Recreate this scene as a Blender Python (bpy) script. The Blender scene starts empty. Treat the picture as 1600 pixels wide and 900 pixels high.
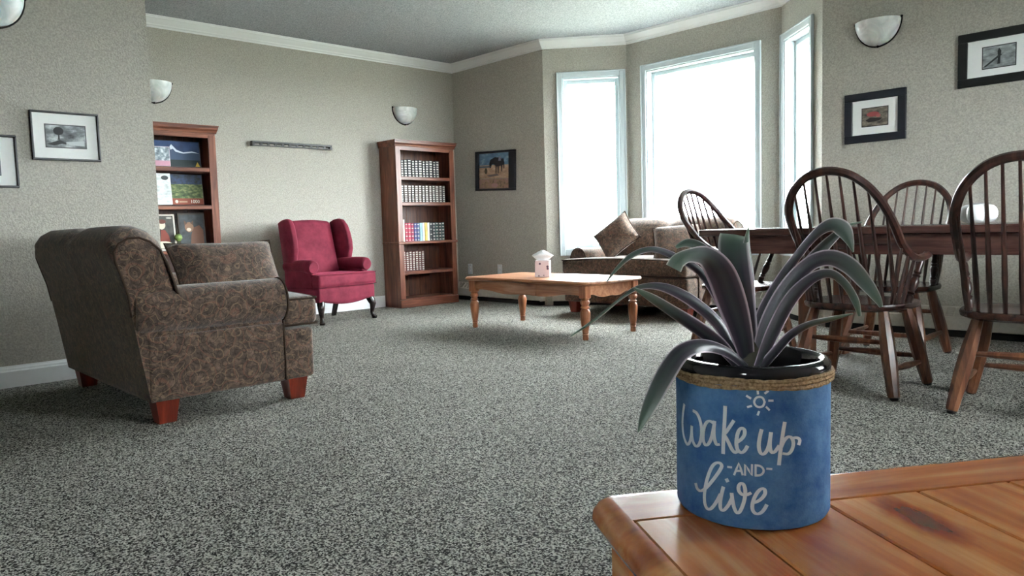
import bpy, math, random
from mathutils import Vector, Matrix
random.seed(7)
R = math.radians
PI = math.pi
sc = bpy.context.scene
COL = sc.collection

# ------------------------------------------------------------------ camera
F_PX, CAM_H = 1176.0, 0.77
YAW, PIT, ROL = R(-46.541), R(-4.542), R(-1.632)
fw = Vector((math.sin(YAW) * math.cos(PIT), math.cos(YAW) * math.cos(PIT), math.sin(PIT)))
rt0 = Vector((math.cos(YAW), -math.sin(YAW), 0))
up0 = rt0.cross(fw)
rt = math.cos(ROL) * rt0 + math.sin(ROL) * up0
up = -math.sin(ROL) * rt0 + math.cos(ROL) * up0
cam_d = bpy.data.cameras.new('camera')
cam_d.sensor_width = 36.0
cam_d.lens = 36.0 * F_PX / 1600.0
cam_d.clip_start = 0.02
cam = bpy.data.objects.new('camera', cam_d)
COL.objects.link(cam)
cam.matrix_world = Matrix(((rt.x, up.x, -fw.x, 0), (rt.y, up.y, -fw.y, 0), (rt.z, up.z, -fw.z, CAM_H), (0, 0, 0, 1)))
sc.camera = cam

# ------------------------------------------------------------------ sky and exposure
w = bpy.data.worlds.new('overcast_sky')
sc.world = w
w.use_nodes = True
w.node_tree.nodes['Background'].inputs[0].default_value = (0.93, 0.97, 1.0, 1)
w.node_tree.nodes['Background'].inputs[1].default_value = 30.0
sc.view_settings.view_transform = 'Standard'
sc.view_settings.look = 'None'
sc.view_settings.gamma = 1.0
sc.view_settings.exposure = 1.38
sc.view_settings.use_curve_mapping = False

# ------------------------------------------------------------------ helpers
def ray_dir(px, py):
    return rt * ((px - 800) / F_PX) - up * ((py - 450) / F_PX) + fw
def lin(c):
    return tuple(((v / 12.92) if v <= 0.04045 else ((v + 0.055) / 1.055) ** 2.4) for v in c)
def hexc(h):
    return lin(tuple(int(h[i:i + 2], 16) / 255 for i in (0, 2, 4)))

class MB:
    """collects geometry for one mesh"""
    def __init__(s):
        s.v = []; s.f = []; s.uv = None
    def add(s, vs, fs):
        o = len(s.v)
        s.v += [tuple(p) for p in vs]
        s.f += [tuple(i + o for i in f) for f in fs]
        return s
    def box(s, lo, hi):
        (a, b, c), (d, e, f) = lo, hi
        return s.add([(a, b, c), (d, b, c), (d, e, c), (a, e, c), (a, b, f), (d, b, f), (d, e, f), (a, e, f)],
                     [(0, 3, 2, 1), (4, 5, 6, 7), (0, 1, 5, 4), (1, 2, 6, 5), (2, 3, 7, 6), (3, 0, 4, 7)])
    def cbox(s, lo, hi, c=0.004, xf=None):
        """chamfered box, 24 vertices"""
        ctr = [(l + h) / 2 for l, h in zip(lo, hi)]
        hs = [abs(h - l) / 2 for l, h in zip(lo, hi)]
        c = min(c, min(hs) * 0.9)
        vs = []; idx = {}
        for sx in (-1, 1):
            for sy in (-1, 1):
                for sz in (-1, 1):
                    for ax in range(3):
                        p = []
                        for k, sg in enumerate((sx, sy, sz)):
                            p.append(ctr[k] + sg * (hs[k] if k == ax else hs[k] - c))
                        idx[(sx, sy, sz, ax)] = len(vs)
                        vs.append(xf(p) if xf else p)
        fs = []
        def quad(keys, nrm):
            ids = [idx[k] for k in keys]
            P = [Vector(vs[i]) for i in ids]
            cc = sum(P, Vector()) / len(P)
            fs.append((ids, cc))
        for ax in range(3):
            o = [k for k in range(3) if k != ax]
            for sg in (-1, 1):
                keys = []
                for a, b in ((-1, -1), (1, -1), (1, 1), (-1, 1)):
                    t = [0, 0, 0]; t[ax] = sg; t[o[0]] = a; t[o[1]] = b
                    keys.append((*t, ax))
                quad(keys, None)
        for ax in range(3):
            o = [k for k in range(3) if k != ax]
            for a in (-1, 1):
                for b in (-1, 1):
                    keys = []
                    for e, fax in ((-1, o[0]), (1, o[0]), (1, o[1]), (-1, o[1])):
                        t = [0, 0, 0]; t[ax] = e; t[o[0]] = a; t[o[1]] = b
                        keys.append((*t, fax))
                    quad(keys, None)
        for sx in (-1, 1):
            for sy in (-1, 1):
                for sz in (-1, 1):
                    quad([(sx, sy, sz, k) for k in range(3)], None)
        C0 = Vector(xf(ctr)) if xf else Vector(ctr)
        out = []
        for ids, cc in fs:
            P = [Vector(vs[i]) for i in ids]
            n = (P[1] - P[0]).cross(P[2] - P[0])
            out.append(tuple(ids) if n.dot(cc - C0) > 0 else tuple(reversed(ids)))
        return s.add(vs, out)
    def rbox(s, lo, hi, r, arc=4, mid=6, deform=None):
        """rounded box with dense surface, optionally deformed"""
        ctr = [(l + h) / 2 for l, h in zip(lo, hi)]
        hs = [abs(h - l) / 2 for l, h in zip(lo, hi)]
        r = min(r, min(hs) * 0.98)
        kn = []
        for h in hs:
            a = [-h + r * (1 - math.cos(PI / 2 * i / arc)) if False else -h + r * math.tan(PI / 4 * i / arc) * 1.0 for i in range(arc)]
            m = [-(h - r) + 2 * (h - r) * i / mid for i in range(mid + 1)]
            k = a + m + [-q for q in reversed(a)]
            kn.append(k)
        vs = []; key = {}; fs = []
        def vid(p):
            q = tuple(round(x, 6) for x in p)
            if q not in key:
                cl = Vector([max(-(hs[i] - r), min(hs[i] - r, p[i])) for i in range(3)])
                d = Vector(p) - cl
                P = cl + (d.normalized() * r if d.length > 1e-9 else d) + Vector(ctr)
                key[q] = len(vs)
                vs.append(tuple(deform(P)) if deform else tuple(P))
            return key[q]
        for ax in range(3):
            b, c = [(1, 2), (2, 0), (0, 1)][ax]
            for sg in (-1, 1):
                for i in range(len(kn[b]) - 1):
                    for j in range(len(kn[c]) - 1):
                        q = []
                        for ii, jj in ((i, j), (i + 1, j), (i + 1, j + 1), (i, j + 1)):
                            p = [0, 0, 0]; p[ax] = sg * hs[ax]; p[b] = kn[b][ii]; p[c] = kn[c][jj]
                            q.append(vid(p))
                        fs.append(tuple(q) if sg > 0 else tuple(reversed(q)))
        return s.add(vs, fs)
    def tube(s, pts, rad, n=8, cap=True, flat=None, closed=False, rot=0.0):
        """tube along points; rad number or list; flat=(axis, factor) squashes"""
        pts = [Vector(p) for p in pts]
        N = len(pts)
        rs = rad if isinstance(rad, (list, tuple)) else [rad] * N
        prev = None; rings = []
        for i, p in enumerate(pts):
            if closed:
                t = (pts[(i + 1) % N] - pts[i - 1]).normalized()
            else:
                t = (pts[min(i + 1, N - 1)] - pts[max(i - 1, 0)]).normalized()
            if prev is None:
                a = Vector((0, 0, 1)) if abs(t.z) < 0.9 else Vector((0, 1, 0))
                u = t.cross(a).normalized()
            else:
                u = (prev - t * prev.dot(t)).normalized()
            prev = u
            v = t.cross(u)
            ring = []
            for k in range(n):
                an = 2 * PI * k / n + rot
                ry = rs[i] * (flat if flat else 1.0)
                ring.append(p + u * (math.cos(an) * rs[i]) + v * (math.sin(an) * ry))
            rings.append(ring)
        vs = [q for ring in rings for q in ring]
        fs = []
        for i in range(N if closed else N - 1):
            j = (i + 1) % N
            for k in range(n):
                k2 = (k + 1) % n
                fs.append((i * n + k, i * n + k2, j * n + k2, j * n + k))
        if cap and not closed:
            fs.append(tuple(reversed(range(n))))
            fs.append(tuple((N - 1) * n + k for k in range(n)))
        return s.add(vs, fs)
    def lathe(s, prof, c=(0, 0, 0), n=16, ang=2 * PI, start=0.0, cap=True):
        full = abs(ang - 2 * PI) < 1e-6
        m = n if full else n + 1
        vs = []; fs = []
        for r, z in prof:
            for k in range(m):
                a = start + ang * k / n
                vs.append((c[0] + r * math.cos(a), c[1] + r * math.sin(a), c[2] + z))
        for i in range(len(prof) - 1):
            for k in range(n):
                k2 = (k + 1) % m if full else k + 1
                fs.append((i * m + k, i * m + k2, (i + 1) * m + k2, (i + 1) * m + k))
        if cap and full:
            if prof[0][0] > 1e-5: fs.append(tuple(reversed(range(m))))
            if prof[-1][0] > 1e-5: fs.append(tuple((len(prof) - 1) * m + k for k in range(m)))
        return s.add(vs, fs)
    def prism(s, poly, f0, f1):
        """polygon of 2-D points; f0/f1 map (a,b) to 3-D for the two ends"""
        n = len(poly)
        vs = [f0(a, b) for a, b in poly] + [f1(a, b) for a, b in poly]
        fs = [tuple(reversed(range(n))), tuple(range(n, 2 * n))] + [(i, (i + 1) % n, (i + 1) % n + n, i + n) for i in range(n)]
        return s.add(vs, fs)
    def grid(s, fn, nu, nv, closeu=False, closev=False):
        vs = []; fs = []
        U = nu if closeu else nu + 1
        V = nv if closev else nv + 1
        for i in range(U):
            for j in range(V):
                vs.append(tuple(fn(i / nu, j / nv)))
        for i in range(nu):
            for j in range(nv):
                i2 = (i + 1) % U; j2 = (j + 1) % V
                fs.append((i * V + j, i2 * V + j, i2 * V + j2, i * V + j2))
        return s.add(vs, fs)
    def build(s, name, mat, parent=None, smooth=True, ang=38, fix=True):
        me = bpy.data.meshes.new(name)
        me.from_pydata(s.v, [], s.f)
        me.validate()
        if fix:
            import bmesh
            bm = bmesh.new(); bm.from_mesh(me)
            bmesh.ops.recalc_face_normals(bm, faces=bm.faces)
            bm.to_mesh(me); bm.free()
        if s.uv:
            ul = me.uv_layers.new(name='uv')
            for lp in me.loops:
                ul.data[lp.index].uv = s.uv[lp.vertex_index]
        if smooth:
            me.shade_smooth()
            me.set_sharp_from_angle(angle=R(ang))
        me.materials.append(mat)
        o = bpy.data.objects.new(name, me)
        COL.objects.link(o)
        if parent: o.parent = parent
        return o

def share(src, name=None, parent=None, loc=None, rot=None, mat=None):
    o = src.copy()
    COL.objects.link(o)
    if name: o.name = name
    o.parent = parent
    if loc is not None: o.location = loc
    if rot is not None: o.rotation_euler = rot
    return o
def thing(name, label, cat, loc=(0, 0, 0), rz=0.0, group=None, rot=None):
    o = bpy.data.objects.new(name, None)
    COL.objects.link(o)
    o.empty_display_size = 0.1
    o.location = loc
    o.rotation_euler = rot if rot else (0, 0, rz)
    o['label'] = label; o['category'] = cat
    if group: o['group'] = group
    return o
def tag(o, label, cat, group=None):
    o['label'] = label; o['category'] = cat
    if group: o['group'] = group
    return o
def struct(o):
    o['kind'] = 'structure'
    return o
def copy_tree(o, parent=None):
    c = o.copy(); COL.objects.link(c); c.parent = parent
    for ch in list(o.children):
        if ch.name in bpy.data.objects: copy_tree(ch, c)
    return c

# ------------------------------------------------------------------ materials
def mat(name, col=(0.5, 0.5, 0.5), rough=0.6, metal=0.0, spec=0.5):
    m = bpy.data.materials.new(name)
    m.use_nodes = True
    b = m.node_tree.nodes['Principled BSDF']
    b.inputs['Base Color'].default_value = (*col[:3], 1)
    b.inputs['Roughness'].default_value = rough
    b.inputs['Metallic'].default_value = metal
    b.inputs['Specular IOR Level'].default_value = spec
    return m
def nodes(m):
    return m.node_tree.nodes, m.node_tree.links, m.node_tree.nodes['Principled BSDF']
def nd(m, t, **kw):
    n = m.node_tree.nodes.new(t)
    for k, v in kw.items():
        if k in n.inputs: n.inputs[k].default_value = v
        else: setattr(n, k, v)
    return n
def ramp(m, stops, interp='LINEAR'):
    n = m.node_tree.nodes.new('ShaderNodeValToRGB')
    n.color_ramp.interpolation = interp
    e = n.color_ramp.elements
    while len(e) < len(stops): e.new(0.5)
    for el, (p, c) in zip(e, stops):
        el.position = p; el.color = (*c[:3], 1)
    return n
def bump(m, src, strength, dist):
    n = nd(m, 'ShaderNodeBump', Strength=strength, Distance=dist)
    m.node_tree.links.new(src, n.inputs['Height'])
    m.node_tree.links.new(n.outputs[0], m.node_tree.nodes['Principled BSDF'].inputs['Normal'])
def coords(m, scale=(1, 1, 1), kind='Object', rot=(0, 0, 0)):
    tc = nd(m, 'ShaderNodeTexCoord'); mp = nd(m, 'ShaderNodeMapping')
    mp.inputs['Scale'].default_value = scale
    mp.inputs['Rotation'].default_value = rot
    m.node_tree.links.new(tc.outputs[kind], mp.inputs[0])
    return mp.outputs[0]

def noisy_paint(name, a, b, scale, bstr, bdist, rough=0.85, big=0.0):
    m = mat(name, a, rough, spec=0.25)
    N, L, B = nodes(m)
    co = coords(m)
    n = nd(m, 'ShaderNodeTexNoise', Scale=scale, Detail=3.0, Roughness=0.7)
    L.new(co, n.inputs['Vector'])
    rp = ramp(m, [(0.30, b), (0.70, a)])
    L.new(n.outputs[0], rp.inputs[0])
    L.new(rp.outputs[0], B.inputs['Base Color'])
    bump(m, n.outputs[0], bstr, bdist)
    return m
M_WALL = noisy_paint('greige_wall_paint', hexc('bcb8ac'), hexc('94918a'), 110, 0.45, 0.005)
M_CEIL = noisy_paint('popcorn_ceiling', hexc('c6cbce'), hexc('80868c'), 95, 0.8, 0.01)
M_TRIM = mat('white_trim_paint', hexc('e9ecec'), 0.35)
M_CASING = mat('window_casing_backlit_shade', hexc('c3ced3'), 0.35)  # white trim darkened to blue-grey: backlit shade put into the colour

def carpet():
    m = mat('loop_pile_carpet', (0.2, 0.2, 0.2), 0.95, spec=0.1)
    N, L, B = nodes(m)
    co = coords(m)
    v = nd(m, 'ShaderNodeTexVoronoi', Scale=235.0); v.feature = 'F1'
    n1 = nd(m, 'ShaderNodeTexNoise', Scale=175.0, Detail=4.0, Roughness=0.75)
    n2 = nd(m, 'ShaderNodeTexNoise', Scale=1.1, Detail=3.0)
    L.new(co, v.inputs['Vector']); L.new(co, n1.inputs['Vector']); L.new(co, n2.inputs['Vector'])
    sep = nd(m, 'ShaderNodeSeparateColor'); L.new(v.outputs['Color'], sep.inputs[0])
    mx = nd(m, 'ShaderNodeMath', operation='MULTIPLY_ADD'); mx.inputs[1].default_value = 0.45
    L.new(sep.outputs[0], mx.inputs[0])
    m2 = nd(m, 'ShaderNodeMath', operation='MULTIPLY'); m2.inputs[1].default_value = 0.75
    L.new(n1.outputs[0], m2.inputs[0]); L.new(m2.outputs[0], mx.inputs[2])
    rp = ramp(m, [(0.40, hexc('040404')), (0.50, hexc('2b2a27')), (0.60, hexc('686660')), (0.73, hexc('c6c4ba'))])
    L.new(mx.outputs[0], rp.inputs[0])
    # worn, slightly lighter and darker areas
    r2 = ramp(m, [(0.3, (0.86, 0.86, 0.86)), (0.7, (1.06, 1.06, 1.06))])
    L.new(n2.outputs[0], r2.inputs[0])
    mm = nd(m, 'ShaderNodeMix', data_type='RGBA', blend_type='MULTIPLY'); mm.inputs[0].default_value = 1
    L.new(rp.outputs[0], mm.inputs[6]); L.new(r2.outputs[0], mm.inputs[7])
    L.new(mm.outputs[2], B.inputs['Base Color'])
    bump(m, mx.outputs[0], 0.9, 0.012)
    return m
M_CARPET = carpet()

def wood(name, dark, mid, light, scale=1.0, rough=0.35, axis=0, knots=True):
    m = mat(name, mid, rough, spec=0.5)
    N, L, B = nodes(m)
    s = [26.0, 26.0, 26.0]; s[axis] = 2.2
    co = coords(m, tuple(k * scale for k in s))
    n = nd(m, 'ShaderNodeTexNoise', Scale=1.0, Detail=5.0, Roughness=0.62, Distortion=0.7)
    L.new(co, n.inputs['Vector'])
    rp = ramp(m, [(0.28, dark), (0.5, mid), (0.72, light)])
    L.new(n.outputs[0], rp.inputs[0])
    out = rp.outputs[0]
    if knots:
        s2 = [7.0, 7.0, 7.0]; s2[axis] = 2.6
        co2 = coords(m, tuple(k * scale for k in s2))
        v = nd(m, 'ShaderNodeTexVoronoi', Scale=1.0)
        L.new(co2, v.inputs['Vector'])
        r2 = ramp(m, [(0.05, (0.25, 0.18, 0.15)), (0.16, (1, 1, 1))])
        L.new(v.outputs['Distance'], r2.inputs[0])
        mm = nd(m, 'ShaderNodeMix', data_type='RGBA', blend_type='MULTIPLY'); mm.inputs[0].default_value = 0.75
        L.new(out, mm.inputs[6]); L.new(r2.outputs[0], mm.inputs[7])
        out = mm.outputs[2]
    L.new(out, B.inputs['Base Color'])
    bump(m, n.outputs[0], 0.12, 0.002)
    return m
M_PINE_V = wood('stained_pine_upright', hexc('42221a'), hexc('6c3e2c'), hexc('955f49'), axis=2)
M_PINE_H = wood('stained_pine_shelf', hexc('42221a'), hexc('6c3e2c'), hexc('955f49'), axis=0)
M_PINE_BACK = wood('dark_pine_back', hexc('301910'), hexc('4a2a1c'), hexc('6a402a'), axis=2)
M_COFFEE = wood('honey_pine', hexc('84503a'), hexc('ac7756'), hexc('c99c7e'), axis=0, rough=0.28)
M_COFFEE_V = wood('honey_pine_leg', hexc('703d28'), hexc('9a5f40'), hexc('b98463'), axis=2, rough=0.3, knots=False)
M_SIDE = wood('cherry_plank', hexc('a04a12'), hexc('d27a36'), hexc('f0b26a'), axis=1, rough=0.2, scale=0.9)
M_SIDE_B = wood('cherry_border', hexc('a04a12'), hexc('d27a36'), hexc('f0b26a'), axis=0, rough=0.2, scale=0.9, knots=False)
for m_ in (M_SIDE, M_SIDE_B):
    b_ = m_.node_tree.nodes['Principled BSDF']
    for l_ in list(b_.inputs['Normal'].links): m_.node_tree.links.remove(l_)
    b_.inputs['Coat Weight'].default_value = 0.38; b_.inputs['Coat Roughness'].default_value = 0.08
def add_knot(m, cx, cy, rx, ry):
    N, L, B = nodes(m)
    prev = B.inputs['Base Color'].links[0].from_socket
    tc = nd(m, 'ShaderNodeTexCoord'); mp = nd(m, 'ShaderNodeMapping'); mp.vector_type = 'POINT'
    mp.inputs['Location'].default_value = (-cx / rx, -cy / ry, 0); mp.inputs['Scale'].default_value = (1 / rx, 1 / ry, 0)
    L.new(tc.outputs['Object'], mp.inputs[0])
    nz = nd(m, 'ShaderNodeTexNoise', Scale=2.2, Detail=3.0); L.new(mp.outputs[0], nz.inputs['Vector'])
    ln = nd(m, 'ShaderNodeVectorMath', operation='LENGTH'); L.new(mp.outputs[0], ln.inputs[0])
    ad = nd(m, 'ShaderNodeMath', operation='MULTIPLY_ADD'); L.new(nz.outputs[0], ad.inputs[0]); ad.inputs[1].default_value = 0.7; L.new(ln.outputs['Value'], ad.inputs[2])
    rp = ramp(m, [(0.25, hexc('8a5c50')), (0.55, hexc('a87c68')), (0.75, hexc('d6b096')), (1.0, (1, 1, 1))])
    dv = nd(m, 'ShaderNodeMath', operation='DIVIDE'); dv.inputs[1].default_value = 1.8; L.new(ad.outputs[0], dv.inputs[0]); L.new(dv.outputs[0], rp.inputs[0])
    mm = nd(m, 'ShaderNodeMix', data_type='RGBA', blend_type='MULTIPLY'); mm.inputs[0].default_value = 1.0
    L.new(prev, mm.inputs[6]); L.new(rp.outputs[0], mm.inputs[7]); L.new(mm.outputs[2], B.inputs['Base Color'])
add_knot(M_SIDE, -0.190, 0.143, 0.017, 0.042)
M_CHAIR = wood('dark_red_oak', hexc('1c1110'), hexc('37211c'), hexc('57352b'), axis=2, rough=0.3, knots=False)
M_CHAIR_LEG = wood('worn_oak_leg', hexc('331b12'), hexc('5c3826'), hexc('885c40'), axis=2, rough=0.33, knots=False)
M_TABLE = wood('dark_walnut_top', hexc('271816'), hexc('432a26'), hexc('604036'), axis=0, rough=0.22, knots=False)
M_FOOT = wood('red_stained_foot', hexc('48140a'), hexc('6b2313'), hexc('863423'), axis=2, rough=0.3, knots=False)
M_EBONY = mat('ebonised_wood', hexc('1d1210'), 0.25)
M_BLACK = mat('black_lacquer', hexc('101113'), 0.4)
M_NAVY = mat('blue_black_frame', hexc('171a24'), 0.45)
M_MAT = mat('white_mat_board', hexc('e6e8e6'), 0.8)
M_DARK = mat('dark_recess', hexc('16181a'), 0.8)

def paisley():
    m = mat('brown_paisley_chenille', (0.1, 0.08, 0.06), 0.9, spec=0.15)
    N, L, B = nodes(m)
    B.inputs['Sheen Weight'].default_value = 0.25
    B.inputs['Sheen Roughness'].default_value = 0.5
    co = coords(m)
    nz = nd(m, 'ShaderNodeTexNoise', Scale=6.0, Detail=2.0)
    L.new(co, nz.inputs['Vector'])
    mixv = nd(m, 'ShaderNodeMix', data_type='VECTOR'); mixv.inputs[0].default_value = 0.07
    L.new(co, mixv.inputs[4]); L.new(nz.outputs['Color'], mixv.inputs[5])
    base = nd(m, 'ShaderNodeTexNoise', Scale=26.0, Detail=5.0, Roughness=0.7)
    L.new(co, base.inputs['Vector'])
    rb = ramp(m, [(0.30, hexc('2c231e')), (0.52, hexc('52443a')), (0.72, hexc('766154'))])
    L.new(base.outputs[0], rb.inputs[0])
    # big paisley rings
    def rings(scale, freq, lo, hi):
        v = nd(m, 'ShaderNodeTexVoronoi', Scale=scale)
        L.new(mixv.outputs[1], v.inputs['Vector'])
        a = nd(m, 'ShaderNodeMath', operation='MULTIPLY'); a.inputs[1].default_value = freq
        L.new(v.outputs['Distance'], a.inputs[0])
        s = nd(m, 'ShaderNodeMath', operation='SINE'); L.new(a.outputs[0], s.inputs[0])
        r = ramp(m, [(lo, (0, 0, 0)), (hi, (1, 1, 1))])
        L.new(s.outputs[0], r.inputs[0])
        return r.outputs[0]
    cur = rb.outputs[0]
    for sca, fr, lo, hi, c, fac in ((6.5, 30.0, 0.80, 0.98, hexc('6f4c3e'), 0.55), (15.0, 20.0, 0.82, 0.99, hexc('857058'), 0.5), (34.0, 14.0, 0.80, 0.98, hexc('1c1613'), 0.6)):
        k = rings(sca, fr, lo, hi)
        f = nd(m, 'ShaderNodeMath', operation='MULTIPLY'); f.inputs[1].default_value = fac
        L.new(k, f.inputs[0])
        mm = nd(m, 'ShaderNodeMix', data_type='RGBA')
        L.new(f.outputs[0], mm.inputs[0]); L.new(cur, mm.inputs[6]); mm.inputs[7].default_value = (*c, 1)
        cur = mm.outputs[2]
    L.new(cur, B.inputs['Base Color'])
    fine = nd(m, 'ShaderNodeTexNoise', Scale=260.0, Detail=2.0); L.new(co, fine.inputs['Vector'])
    bump(m, fine.outputs[0], 0.5, 0.004)
    return m
M_PAIS = paisley()
M_WELT = mat('dark_welt_cord', hexc('3a2e26'), 0.9, spec=0.1)

def velvet():
    m = mat('burgundy_velvet', hexc('7a1f36'), 0.75, spec=0.2)
    N, L, B = nodes(m)
    B.inputs['Sheen Weight'].default_value = 0.4
    B.inputs['Sheen Roughness'].default_value = 0.35
    B.inputs['Sheen Tint'].default_value = (*hexc('d0607c'), 1)
    co = coords(m)
    n = nd(m, 'ShaderNodeTexNoise', Scale=9.0, Detail=4.0, Roughness=0.6); L.new(co, n.inputs['Vector'])
    rp = ramp(m, [(0.3, hexc('5e1729')), (0.7, hexc('7e2a3d'))]); L.new(n.outputs[0], rp.inputs[0])
    L.new(rp.outputs[0], B.inputs['Base Color'])
    f = nd(m, 'ShaderNodeTexNoise', Scale=320.0); L.new(co, f.inputs['Vector'])
    bump(m, f.outputs[0], 0.3, 0.002)
    return m
M_VELVET = velvet()

def alabaster():
    m = mat('alabaster_glass', hexc('dcdedb'), 0.35)
    N, L, B = nodes(m)
    n = nd(m, 'ShaderNodeTexNoise', Scale=9.0, Detail=4.0, Distortion=1.5); L.new(coords(m), n.inputs['Vector'])
    rp = ramp(m, [(0.3, hexc('bfc3c2')), (0.7, hexc('eceeed'))]); L.new(n.outputs[0], rp.inputs[0])
    L.new(rp.outputs[0], B.inputs['Base Color'])
    B.inputs['Subsurface Weight'].default_value = 0.15
    return m
M_ALAB = alabaster()
M_BRONZE = mat('dark_bronze', hexc('23201f'), 0.35, 0.7)
M_HEATER = noisy_paint('heater_enamel', hexc('c9c6bd'), hexc('b9b6ac'), 30, 0.05, 0.001, rough=0.4)
M_PLATE = mat('clear_white_plastic', hexc('cfd6d8'), 0.3)

def glass_pane():
    m = bpy.data.materials.new('window_glass'); m.use_nodes = True
    nt = m.node_tree; nt.nodes.clear()
    o = nt.nodes.new('ShaderNodeOutputMaterial'); mx = nt.nodes.new('ShaderNodeMixShader')
    t = nt.nodes.new('ShaderNodeBsdfTransparent'); g = nt.nodes.new('ShaderNodeBsdfGlossy')
    g.inputs['Roughness'].default_value = 0.02
    t.inputs[0].default_value = (0.96, 0.98, 0.98, 1)
    mx.inputs[0].default_value = 0.06
    nt.links.new(t.outputs[0], mx.inputs[1]); nt.links.new(g.outputs[0], mx.inputs[2]); nt.links.new(mx.outputs[0], o.inputs[0])
    return m
M_GLASS = glass_pane()

# ------------------------------------------------------------------ room shell
XL, XB, YW, CEIL = -4.73, -6.52, 5.36, 2.565
PATH = [(XL, -2.4), (XL, 1.59), (XB, 1.59), (XB, YW), (-5.14, YW), (-4.52, 5.87), (-2.96, 5.87), (-2.40, YW), (1.15, YW), (1.15, -2.4)]
SEGN = ['left', 'alcove_return', 'alcove', 'back', 'bay_left', 'bay_center', 'bay_right', 'right', 'far_right', 'behind']
NP = len(PATH)
def seg(i):
    a = Vector(PATH[i]); b = Vector(PATH[(i + 1) % NP]); d = (b - a)
    Ln = d.length; d.normalize()
    return a, b, d, Vector((d.y, -d.x)), Ln          # inward normal on the right
def miter(i):
    n1 = seg((i - 1) % NP)[3]; n2 = seg(i)[3]
    m = (n1 + n2); m.normalize()
    return m / max(0.2, m.dot(n2))
TH = 0.14
def wall(i, hole=None):
    """wall panel with mitred ends; hole = (s0, s1, z0, z1)"""
    a, b, d, n, Ln = seg(i)
    ma, mb_ = miter(i), miter((i + 1) % NP)
    zt = CEIL
    def P(s, z, out):
        p = a + d * s
        if out:
            if s <= 0: p = a - ma * TH
            elif s >= Ln: p = b - mb_ * TH
            else: p = p - n * TH
        return (p.x, p.y, z)
    m = MB()
    def slab(s0, s1, z0, z1):
        m.add([P(s0, z0, 0), P(s1, z0, 0), P(s1, z1, 0), P(s0, z1, 0), P(s0, z0, 1), P(s1, z0, 1), P(s1, z1, 1), P(s0, z1, 1)],
              [(0, 1, 2, 3), (7, 6, 5, 4), (0, 4, 5, 1), (1, 5, 6, 2), (2, 6, 7, 3), (3, 7, 4, 0)])
    if hole:
        s0, s1, z0, z1 = hole
        slab(0, s0, 0, zt); slab(s1, Ln, 0, zt); slab(s0, s1, 0, z0); slab(s0, s1, z1, zt)
    else:
        slab(0, Ln, 0, zt)
    return struct(m.build('wall_' + SEGN[i], M_WALL, smooth=False))
WIN = {4: (0.185, 0.735, 0.545, 2.195), 5: (0.225, 1.33, 0.545, 2.195), 6: (0.065, 0.565, 0.545, 2.195), 8: (1.9, 3.0, 0.85, 2.10), 9: (0.25, 0.60, 1.30, 1.85)}  # last two openings, far right and behind, are unseen and added for fill light
for i in range(NP):
    wall(i, WIN.get(i))
m = MB(); m.box((-6.9, -2.8, -0.06), (3.0, 6.3, 0.0)); struct(m.build('floor', M_CARPET, smooth=False))
m = MB(); m.box((-6.9, -2.8, CEIL), (3.0, 6.3, CEIL + 0.1)); struct(m.build('ceiling', M_CEIL, smooth=False))

m = MB(); m.box((-60, -60, -0.9), (60, 60, -0.8))
struct(m.build('ground_outside', noisy_paint('dull_winter_lawn', hexc('8a8c80'), hexc('6c6e62'), 3, 0.3, 0.02), smooth=False))

def sweep(i, prof, name, material, parent=None, sa=None, sb=None):
    """profile (distance into room, height) run along a wall segment, mitred"""
    a, b, d, n, Ln = seg(i)
    ma, mb_ = miter(i), miter((i + 1) % NP)
    m = MB()
    def e0(q, z):
        p = (a + ma * q) if sa is None else (a + d * sa + n * q)
        return (p.x, p.y, z)
    def e1(q, z):
        p = (b + mb_ * q) if sb is None else (a + d * sb + n * q)
        return (p.x, p.y, z)
    m.prism(prof, e0, e1)
    return m.build(name, material, parent, smooth=False)
CROWN = [(0, 2.478), (0.008, 2.478), (0.010, 2.490), (0.020, 2.496), (0.024, 2.506), (0.040, 2.522), (0.058, 2.542), (0.064, 2.544), (0.066, 2.556), (0.072, 2.558), (0.072, CEIL), (0, CEIL)]
BASE = [(0, 0), (0.016, 0), (0.016, 0.085), (0.012, 0.092), (0.012, 0.100), (0.006, 0.108), (0.005, 0.115), (0, 0.115)]
k = 1
for i in range(NP):
    o = struct(sweep(i, CROWN, 'trim_%d' % k, M_TRIM)); k += 1
for i in (0, 1, 2):
    struct(sweep(i, BASE, 'baseboard_' + SEGN[i], M_TRIM))
for i in (8, 9):
    struct(sweep(i, BASE, 'baseboard_' + SEGN[i], M_TRIM))

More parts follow.
